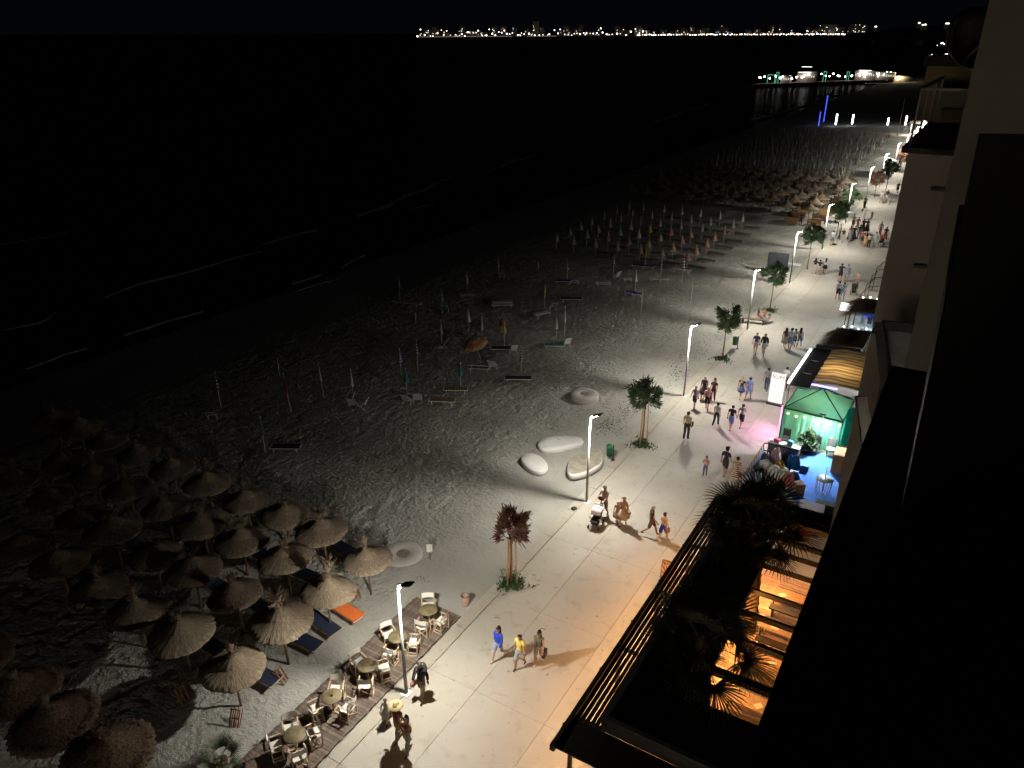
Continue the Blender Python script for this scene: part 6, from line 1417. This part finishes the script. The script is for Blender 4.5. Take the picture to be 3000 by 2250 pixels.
# ochre block behind the balconies
ob = thing('ochre_hotel_block', 'dim ochre hotel block beyond the beige balconies', 'building', (0, 0, 0))
p0, p1 = (-2.137, 26.000, 21.153), (-2.079, 26.000, 19.695)
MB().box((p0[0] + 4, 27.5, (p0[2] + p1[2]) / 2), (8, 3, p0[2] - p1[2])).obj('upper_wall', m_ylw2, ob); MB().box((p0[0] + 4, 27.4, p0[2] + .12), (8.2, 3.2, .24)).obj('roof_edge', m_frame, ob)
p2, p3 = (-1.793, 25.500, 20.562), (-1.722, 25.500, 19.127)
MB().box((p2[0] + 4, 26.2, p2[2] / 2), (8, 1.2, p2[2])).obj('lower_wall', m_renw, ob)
for k in range(3): MB().box((p2[0] + .55 + k * .8, 25.55, p2[2] - 1.5), (.5, .06, 2.0)).obj('shutter', mat('shutter_brown', (.10, .075, .04), .7), ob)
# near hotel wall beside the camera's balcony
nw = thing('hotel_wall', 'tall dim beige wall of the hotel right beside the viewpoint', 'building', (0, 0, 0))
w0 = (-0.303, 8.000, 20.850)
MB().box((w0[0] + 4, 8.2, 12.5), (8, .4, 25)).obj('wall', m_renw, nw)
MB().slab3([(0.067, 7.960, 21.129), (0.395, 7.960, 21.137), (0.425, 7.960, 21.016), (0.084, 7.960, 21.003)], (0, .03, 0)).slab3([(0.128, 7.960, 20.922), (0.446, 7.960, 20.934), (0.457, 7.960, 20.887), (0.140, 7.960, 20.871)], (0, .03, 0)).obj('louvre', m_frame, nw)
for k_ in range(3):  # added lamps out of view, their bounce brightens the neighbouring hotel wall
    t = thing('bounce_lamp', 'added unseen fill lamp behind the viewpoint, %s from the view balcony' % ORD[k_ + 1], 'lamp', (-4.5, -6.0 - 7 * k_, 3.6)); MB().lathe([(0, .06), (.3, .06), (.3, 0), (0, 0)], 20).obj('lamp_body', m_wp, t)
    MB().tube([(.3, 0, .04), (3.5, 0, .04)], .03, 6).obj('bracket', m_dark, t); area('bounce_light', (0, 0, -.03), .5, 1300, (1, .90, .78), (0, 0, 0), t)
# satellite dish on its edge
ds = thing('satellite_dish', 'dark satellite dish on the edge of the near hotel wall', 'satellite dish', (-0.365, 8.600, 21.953), 0)
ds.rotation_euler = (R(65), R(28), R(20))
MB().lathe([(0, -.10), (.16, -.075), (.27, 0), (.275, .015), (.16, -.05), (0, -.075)], 28).obj('dish', mat('dish_grey', (.16, .16, .16), .6), ds)
MB().tube([(0, -.26, 0), (0, -.05, .38)], .012, 5).box((0, -.04, .40), (.05, .05, .08)).obj('receiver_arm', m_dark, ds)
# the viewpoint's own balcony: parapet and side partition
oc = thing('own_balcony', 'black parapet and side partition of the balcony in the foreground', 'balcony', (0, 0, 0))
c0, c1 = (-0.148, 2.900, 20.899), (-0.123, 1.600, 20.898)
MB().slab3([(-.128, .3, 20.9), (-.150, 2.9, 20.9), (.9, 2.93, 20.9), (.9, .3, 20.9)], (0, 0, -1.0)).obj('parapet', m_blk, oc)
MB().slab3([(-0.031, 1.700, 21.828), (0.139, 1.700, 21.835), (0.551, 1.700, 20.258), (0.074, 1.700, 19.887), (0.031, 1.700, 20.282), (-0.023, 1.700, 21.568)], (0, .04, 0)).obj('side_partition', m_blk, oc)
MB().tube([(0.031, 1.660, 20.273), (-0.023, 1.660, 21.572), (-0.030, 1.660, 21.708)], .0045, 6).obj('steel_rail', mat('brushed_rail', (.4, .4, .4), .3, .9), oc)
MB().slab3([(0.002, 1.500, 20.458), (0.023, 1.500, 20.634), (0.113, 1.500, 20.173), (-0.069, 1.500, 20.031)], (0, .02, 0)).obj('lower_panel', m_blk, oc)

# ================================================================== FAR SIDE OF THE BEACH
m_lt = emis('cool_tube', (.85, .93, 1), 9); m_bt = emis('blue_tube', (.06, .10, 1), 2.2)
tubes = [(*(-36.32, 219.37), 2.6, m_lt, 'white light tube standing on the far beach, first right of the blue ones'), (*(-33.00, 223.24), 2.3, m_lt, 'white light tube standing on the far beach, second right of the blue ones'), (*(-24.82, 225.46), 1.7, m_lt, 'short white light tube at the edge of the parasol field'),
         (*(-20.94, 227.82), 2.2, m_lt, 'white light tube left of the far beach bar'), (*(-16.27, 220.18), 3.6, m_lt, 'white light tube at the far beach bar'), (*(-40.43, 225.41), 6.5, m_bt, 'tall thin blue light tube on the far beach'), (*(-39.58, 214.66), 3.4, m_bt, 'short thin blue light tube on the far beach')]
for x, y, h_, m, lb_ in tubes:
    t = thing('light_tube', lb_, 'light tube', (x, y, 0)); r = .18 if m is m_lt else .09
    MB().tube([(0, 0, .5), (0, 0, .5 + h_)], r, 8).obj('tube_lens', m, t); MB().tube([(0, 0, 0), (0, 0, .5)], .06, 6).obj('post', m_dark, t)
for q, (x, y, h_) in enumerate([(*(-19.77, 202.40), 8.6), (*(-17.43, 229.96), 9.5), (*(-11.28, 145.80), 6.0)]):
    tag(MB().tube([(0, 0, 0), (0, 0, h_)], [.09, .05], 6).obj('flag_pole', m_steel, None, (x, y, 0)), ['tall bare grey mast beyond the parasol field', 'tallest bare mast beside the far beach bar', 'pale mast by the last parasols near the wall'][q], 'mast')
bar_ = thing('beach_bar', 'far beach bar with lit white awnings and people', 'beach bar', (*(-14.94, 209.82), 0), 0)
MB().box((0, 0, 2.9), (7, 9, .15)).obj('roof', mat('awning_cream', (.5, .44, .36), .8), bar_); MB().box((1.5, 0, 1.1), (3, 7, 2.2)).obj('wall', mat('bar_wall', (.45, .35, .28), .8), bar_)
for a in (-3, 3):
    for c in (-4, 0, 4): MB().tube([(a, c, 0), (a, c, 2.9)], .07, 6).obj('post', m_wp, bar_)
MB().box((-1, -3.4, .8), (2, 1.2, .1)).box((-1.4, 1.0, .8), (2, 1.2, .1)).obj('table', m_wp, bar_)
area('bar_light', (-1.5, -1, 2.7), 2.5, 900, (1, .86, .75), (0, 0, 0), bar_)
for q, (x, y) in enumerate([(-15.70, 115.43), (-13.90, 107.99), (-14.79, 104.68)]):
    t = thing('cafe_table', ['dark cafe table with chairs by the far tree', 'dark cafe table with white cloth behind the crowd', 'dark cafe table on the sand side behind the crowd'][q], 'table', (x - .6, y, 0), q)
    MB().box((0, 0, .74), (.9, .9, .04)).obj('table_top', m_wp if q else m_dark, t); MB().tube([(0, 0, 0), (0, 0, .74)], .04, 6).obj('pedestal', m_dark, t)
t = thing('white_gazebo', 'white square gazebo by the far end of the path', 'gazebo', (*(-15.42, 146.44), 0), 0)
MB().add([(-1.6, -1.6, 2.3), (1.6, -1.6, 2.3), (1.6, 1.6, 2.3), (-1.6, 1.6, 2.3), (0, 0, 3.1)], [(0, 1, 4), (1, 2, 4), (2, 3, 4), (3, 0, 4)]).obj('canopy', m_white, t)
for a in (-1.5, 1.5):
    for c in (-1.5, 1.5): MB().tube([(a, c, 0), (a, c, 2.3)], .04, 6).obj('post', m_wp, t)

# ------------------------------------------------------------------ the lit pier
pier = thing('pier', 'long low pier with green arches, lamps and a lit club building', 'pier', (0, 0, 0))
PX = lambda u: (-99.0 + (u - 2225) * (52.0 / 400), 372 + (u - 2225) * (78.0 / 400))
m_pd = mat('pier_deck', (.10, .04, .03), .8); m_lampw = emis('pier_lamp', (1, .95, .85), 26); m_grn = emis('green_arch', (.10, .85, .45), .9); m_barw = emis('pier_bar', (1, .97, .92), 2.2)
b = MB(); x0, y0 = PX(2225); x1, y1 = PX(2580)
b.slab3([(x0, y0 - 4, .5), (x1, y1 - 4, .5), (x1, y1 + 10, .5), (x0, y0 + 10, .5)], (0, 0, .5)).obj('pier_deck', m_pd, pier)
for k in range(26):
    x, y = PX(2235 + k * 13.4); MB().box((x, y - 3, -.2), (.5, .5, 1.6)).obj('pile', m_pd, pier)
def plamp(u, h_, r=.30, m=None):
    x, y = PX(u); y += random.uniform(-2, 4); tp = MB().tube([(x, y, 1), (x, y, 1 + h_)], .06, 5).obj('lamp_post', m_dark, pier); MB().lathe([(0, r), (r, 0), (0, -r)], 8, (x, y, 1 + h_)).obj('lamp_globe', m or m_lampw, tp)
for u in list(range(2228, 2560, 11)): plamp(u + random.uniform(-5, 5), random.uniform(1.6, 3.6), random.uniform(.25, .42))
for u, w, h_ in ((2266, 3.2, 3.6), (2404, 1.2, 4.4), (2467, 1.0, 4.0), (2281, 1.0, 4.6)):
    x, y = PX(u); MB().bar((x - w / 2, y, 1), (x - w / 2, y, 1 + h_), .13).bar((x + w / 2, y, 1), (x + w / 2, y, 1 + h_), .13).bar((x - w / 2, y, 1 + h_), (x + w / 2, y, 1 + h_), .13).obj('green_arch', m_grn, pier)
for u, w, z in ((2353, 5.5, 7.6), (2350, 7.0, 5.2), (2356, 4, 4.0), (2513, 7, 5.4), (2512, 8, 4.0)):
    x, y = PX(u); MB().box((x, y, z), (w * .8, .5, .22)).obj('light_bar', m_barw, pier)
for u, w, h_ in ((2353, 8, 4.5), (2513, 9, 4.2), (2560, 12, 3.4), (2300, 4, 3)):
    x, y = PX(u); bo = MB().box((x, y + 3, 1 + h_ / 2), (w, 4, h_)).obj('pavilion', mat('pavilion_wall', (.3, .26, .22), .8), pier)
    for q in range(int(w)): MB().box((x - w / 2 + .5 + q, y + .95, 1 + h_ * .55), (.6, .06, .9)).obj('window', emis('pavilion_window', (1, .85, .7), .7), bo)
for u in range(2540, 2590, 6): plamp(u, random.uniform(1.5, 3.5), .3)
pl_ = point('pier_light', (*PX(2590), 4.5), 2600, (1, .85, .6), .4, pier); point('pier_light', (PX(2620)[0], PX(2620)[1] - 6, 4), 1800, (1, .82, .5), .4, pier); point('pier_light', (*PX(2512), 5), 400, (1, .9, .85), .4, pier); point('pier_light', (*PX(2353), 6), 300, (1, .9, .85), .4, pier)
rk = thing('rock_mound', 'sandy rock mound lit yellow at the landward end of the pier', 'rocks', (*PX(2615), 0)); MB().lathe([(8, -.5), (6.5, 1.2), (4, 2.3), (0, 2.8)], 20, wob=lambda i, k: 1 + .16 * math.sin(k * 1.9 + i)).obj('mound', mat('pale_rock', (.45, .38, .26), .9, noise=.3, scale=.5), rk)
for k in range(3): MB().box((-3 + k * 3, -3, 1.2), (1.4, .3, 1.0)).obj('boulder', mat('dark_rock', (.12, .1, .07), .9), rk)

# ------------------------------------------------------------------ town across the bay
shore = [(1150, *(-2622.45, 3385.34)), (1223, *(-2622.45, 3385.34)), (1500, *(-2583.05, 4241.69)), (1800, *(-2361.96, 5208.69)), (2100, *(-2067.17, 6498.02)), (2400, *(-1550.73, 7783.60)), (2560, *(-1188.83, 8003.99))]
def on_shore(u, back=0):
    for k in range(len(shore) - 1):
        if shore[k][0] <= u <= shore[k + 1][0]:
            t_ = (u - shore[k][0]) / (shore[k + 1][0] - shore[k][0]); x = shore[k][1] + (shore[k + 1][1] - shore[k][1]) * t_; y = shore[k][2] + (shore[k + 1][2] - shore[k][2]) * t_
            f = 1 + back; return x * f, y * f
    return shore[-1][1], shore[-1][2]
b = MB(); pts = [on_shore(u) for u in range(1160, 2561, 50)]; far_ = [(x * 1.25, y * 1.25) for x, y in pts]
for k in range(len(pts) - 1): b.add([(*pts[k], .0), (*pts[k + 1], .0), (*far_[k + 1], 12), (*far_[k], 12)], [(0, 1, 2, 3)])
struct(b.obj('far_shore', m_land))
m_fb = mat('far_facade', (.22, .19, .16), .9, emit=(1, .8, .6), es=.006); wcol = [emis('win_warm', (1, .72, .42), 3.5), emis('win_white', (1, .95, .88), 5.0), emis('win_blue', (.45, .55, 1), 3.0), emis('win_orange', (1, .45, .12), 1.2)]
BC0 = (-132.6, 1700.2); BCX = (0.530, 0.322); BCY = (3.36, -41.68)
BD0 = (-71.5, 943.4); BDX = (0.295, 0.180); BDY = (1.06, -13.22)
GB_ = 'buildings of the town across the bay'
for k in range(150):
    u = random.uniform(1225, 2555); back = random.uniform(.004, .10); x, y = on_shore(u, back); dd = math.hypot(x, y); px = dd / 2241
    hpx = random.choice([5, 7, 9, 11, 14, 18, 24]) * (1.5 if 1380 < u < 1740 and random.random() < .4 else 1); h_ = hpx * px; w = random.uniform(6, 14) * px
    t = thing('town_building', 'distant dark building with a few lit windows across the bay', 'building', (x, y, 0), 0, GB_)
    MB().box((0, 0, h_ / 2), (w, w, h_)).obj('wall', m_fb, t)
    b = MB(); n = random.choice([1, 1, 2, 3, 4])
    for q in range(n):
        s = px * random.uniform(.5, 1.1); b.box((random.uniform(-.4, .4) * w, -w / 2 - 1, random.uniform(.3, .98) * h_), (s * 1.3, 1, s))
    if n: b.obj('window', random.choice(wcol[:2] * 3 + wcol[2:]), t)
glob = [emis('far_lamp_white', (1, .94, .84), 7), emis('far_lamp_warm', (1, .70, .42), 5), emis('far_lamp_blue', (.45, .6, 1), 5)]
lm = [MB().tube([(0, 0, 0), (0, 0, 1)], .1, 5).mesh('lamp_post', m_dark)] ; gl = [MB().lathe([(0, 1), (.8, .5), (1, 0), (.8, -.5), (0, -1)], 8).mesh('lamp_globe', m) for m in glob]
def far_lamp(x, y, z, r, m, lb_='distant street lamp on the waterfront across the bay', g_='waterfront lamps across the bay'):
    t = thing('waterfront_lamp', lb_, 'street lamp', (x, y, 0), 0, g_); link('lamp_globe', gl[m], t, (0, 0, z), None, r); link('lamp_post', lm[0], t, (0, 0, 0), None, (r * 2, r * 2, max(z, .5)))
for k in range(66):
    u = 1223 + k * 10 + random.uniform(-3.5, 3.5); x, y = on_shore(u); px = math.hypot(x, y) / 2241; far_lamp(x, y, random.choice([3, 4, 5, 7, 11, 17]) * px * random.uniform(.8, 1.2), random.uniform(.8, 2.0) * px, random.choice([0, 0, 0, 1, 2 if 1600 < u < 1660 else 0]))
for k in range(105):
    u = 1860 + k * 6.4 + random.uniform(-2, 2)
    if 1990 < u < 2010: continue
    x, y = on_shore(u); px = math.hypot(x, y) / 2241; far_lamp(x, y, random.uniform(1.5, 3.5) * px, random.uniform(.9, 1.5) * px, random.choice([0, 0, 0, 0, 1, 2 if 2370 < u < 2410 else 0]))
for u0, u1, v_ in ((1228, 1330, 108), (1330, 1500, 107.5), (1540, 1620, 106.5), (2415, 2480, 104)):
    (x0, y0), (x1, y1) = on_shore(u0), on_shore(u1); tag(MB().bar((x0, y0, 2), (x1, y1, 2), 3, 2.5).obj('lit_quay', emis('quay_glow', (1, .80, .6), .22 if u0 < 1600 else 2), None), 'bright lit quay strip across the bay, %s from the left' % ('first' if u0 == 1228 else 'second' if u0 == 1330 else 'third' if u0 == 1540 else 'fourth'), 'quay')
# lights and hills to the right of the bay
b = MB(); hp = [(2480, 99), (2540, 92), (2600, 84), (2640, 78), (2700, 74), (2760, 72), (2830, 73), (2900, 74), (3000, 72), (3150, 70)]
hl = [(-544.487, 3200.000, 17.552), (-477.280, 3200.000, 24.196), (-411.950, 3200.000, 31.758), (-369.579, 3200.000, 38.125), (-306.069, 3200.000, 41.121), (-243.821, 3200.000, 43.001), (-172.234, 3200.000, 41.695), (-102.697, 3200.000, 41.442), (-6.871, 3200.000, 43.097), (130.743, 3200.000, 44.495)]
for k in range(len(hl) - 1):
    a_, c_ = hl[k], hl[k + 1]; b.add([(a_[0], 3000, 0), (c_[0], 3000, 0), c_, a_, (c_[0], 3900, 0), (a_[0], 3900, 0)], [(0, 1, 2, 3), (3, 2, 4, 5)], True)
struct(b.obj('hills', m_land))
GH = 'scattered lights on the hillside beyond the beach'
hill = [(-422.115, 3000.000, 40.391), (-295.089, 3000.000, 50.873), (-211.701, 3000.000, 48.461), (-216.510, 3000.000, 48.486), (-158.359, 3000.000, 52.046), (-282.996, 3000.000, 44.869), (-276.288, 3000.000, 45.829), (-201.570, 3000.000, 50.356), (-194.881, 3000.000, 50.319), (-188.211, 3000.000, 50.282)]
for q, (x, y, z) in enumerate(hill):
    t = thing('hillside_house', 'small lit house on the dark hillside beyond the beach', 'house', (x, y, z - 9), 0, GH); MB().box((0, 0, 0), (12, 10, 16)).obj('wall', m_fb, t); MB().box((0, -5.5, 8.5), (6.0, 1, 2.6)).obj('window', wcol[1], t)
low_l = [(-1100.94, 8057.51), (-1276.68, 9967.36), (-1072.67, 8657.38), (-1495.83, 13060.91), (-886.39, 8188.16), (-852.79, 8208.63), (-693.11, 7334.78), (-324.57, 3119.95), (-475.89, 6054.56), (-365.40, 4759.80), (-326.91, 4450.30)]
for q, (x, y) in enumerate(low_l):
    px = math.hypot(x, y) / 2241; far_lamp(x, y, 3 * px, 1.8 * px if q % 3 == 0 else 1.2 * px, 0, 'bright lamp on the dark shore right of the bay', 'lamps on the dark shore right of the bay')
for k in range(26):
    u = 2742 + random.uniform(0, 68) if k < 13 else 2715 + random.uniform(0, 75); v_ = 134 + random.uniform(-6, 3) if k < 13 else 165 + random.uniform(-3, 5)
    # beach clubs further up the coast
    x, y = (BC0[0] + (u - 2742) * BCX[0] + (v_ - 134) * BCY[0], BC0[1] + (u - 2742) * BCX[1] + (v_ - 134) * BCY[1]) if k < 13 else (BD0[0] + (u - 2742) * BDX[0] + (v_ - 165) * BDY[0], BD0[1] + (u - 2742) * BDX[1] + (v_ - 165) * BDY[1])
    px = math.hypot(x, y) / 2241; far_lamp(x, y, 3 * px, random.uniform(.6, 1.3) * px, random.choice([0, 0, 2]) if k >= 13 else 0, 'small bright lamp of a beach club further up the coast', 'lamps of the beach clubs further up the coast')
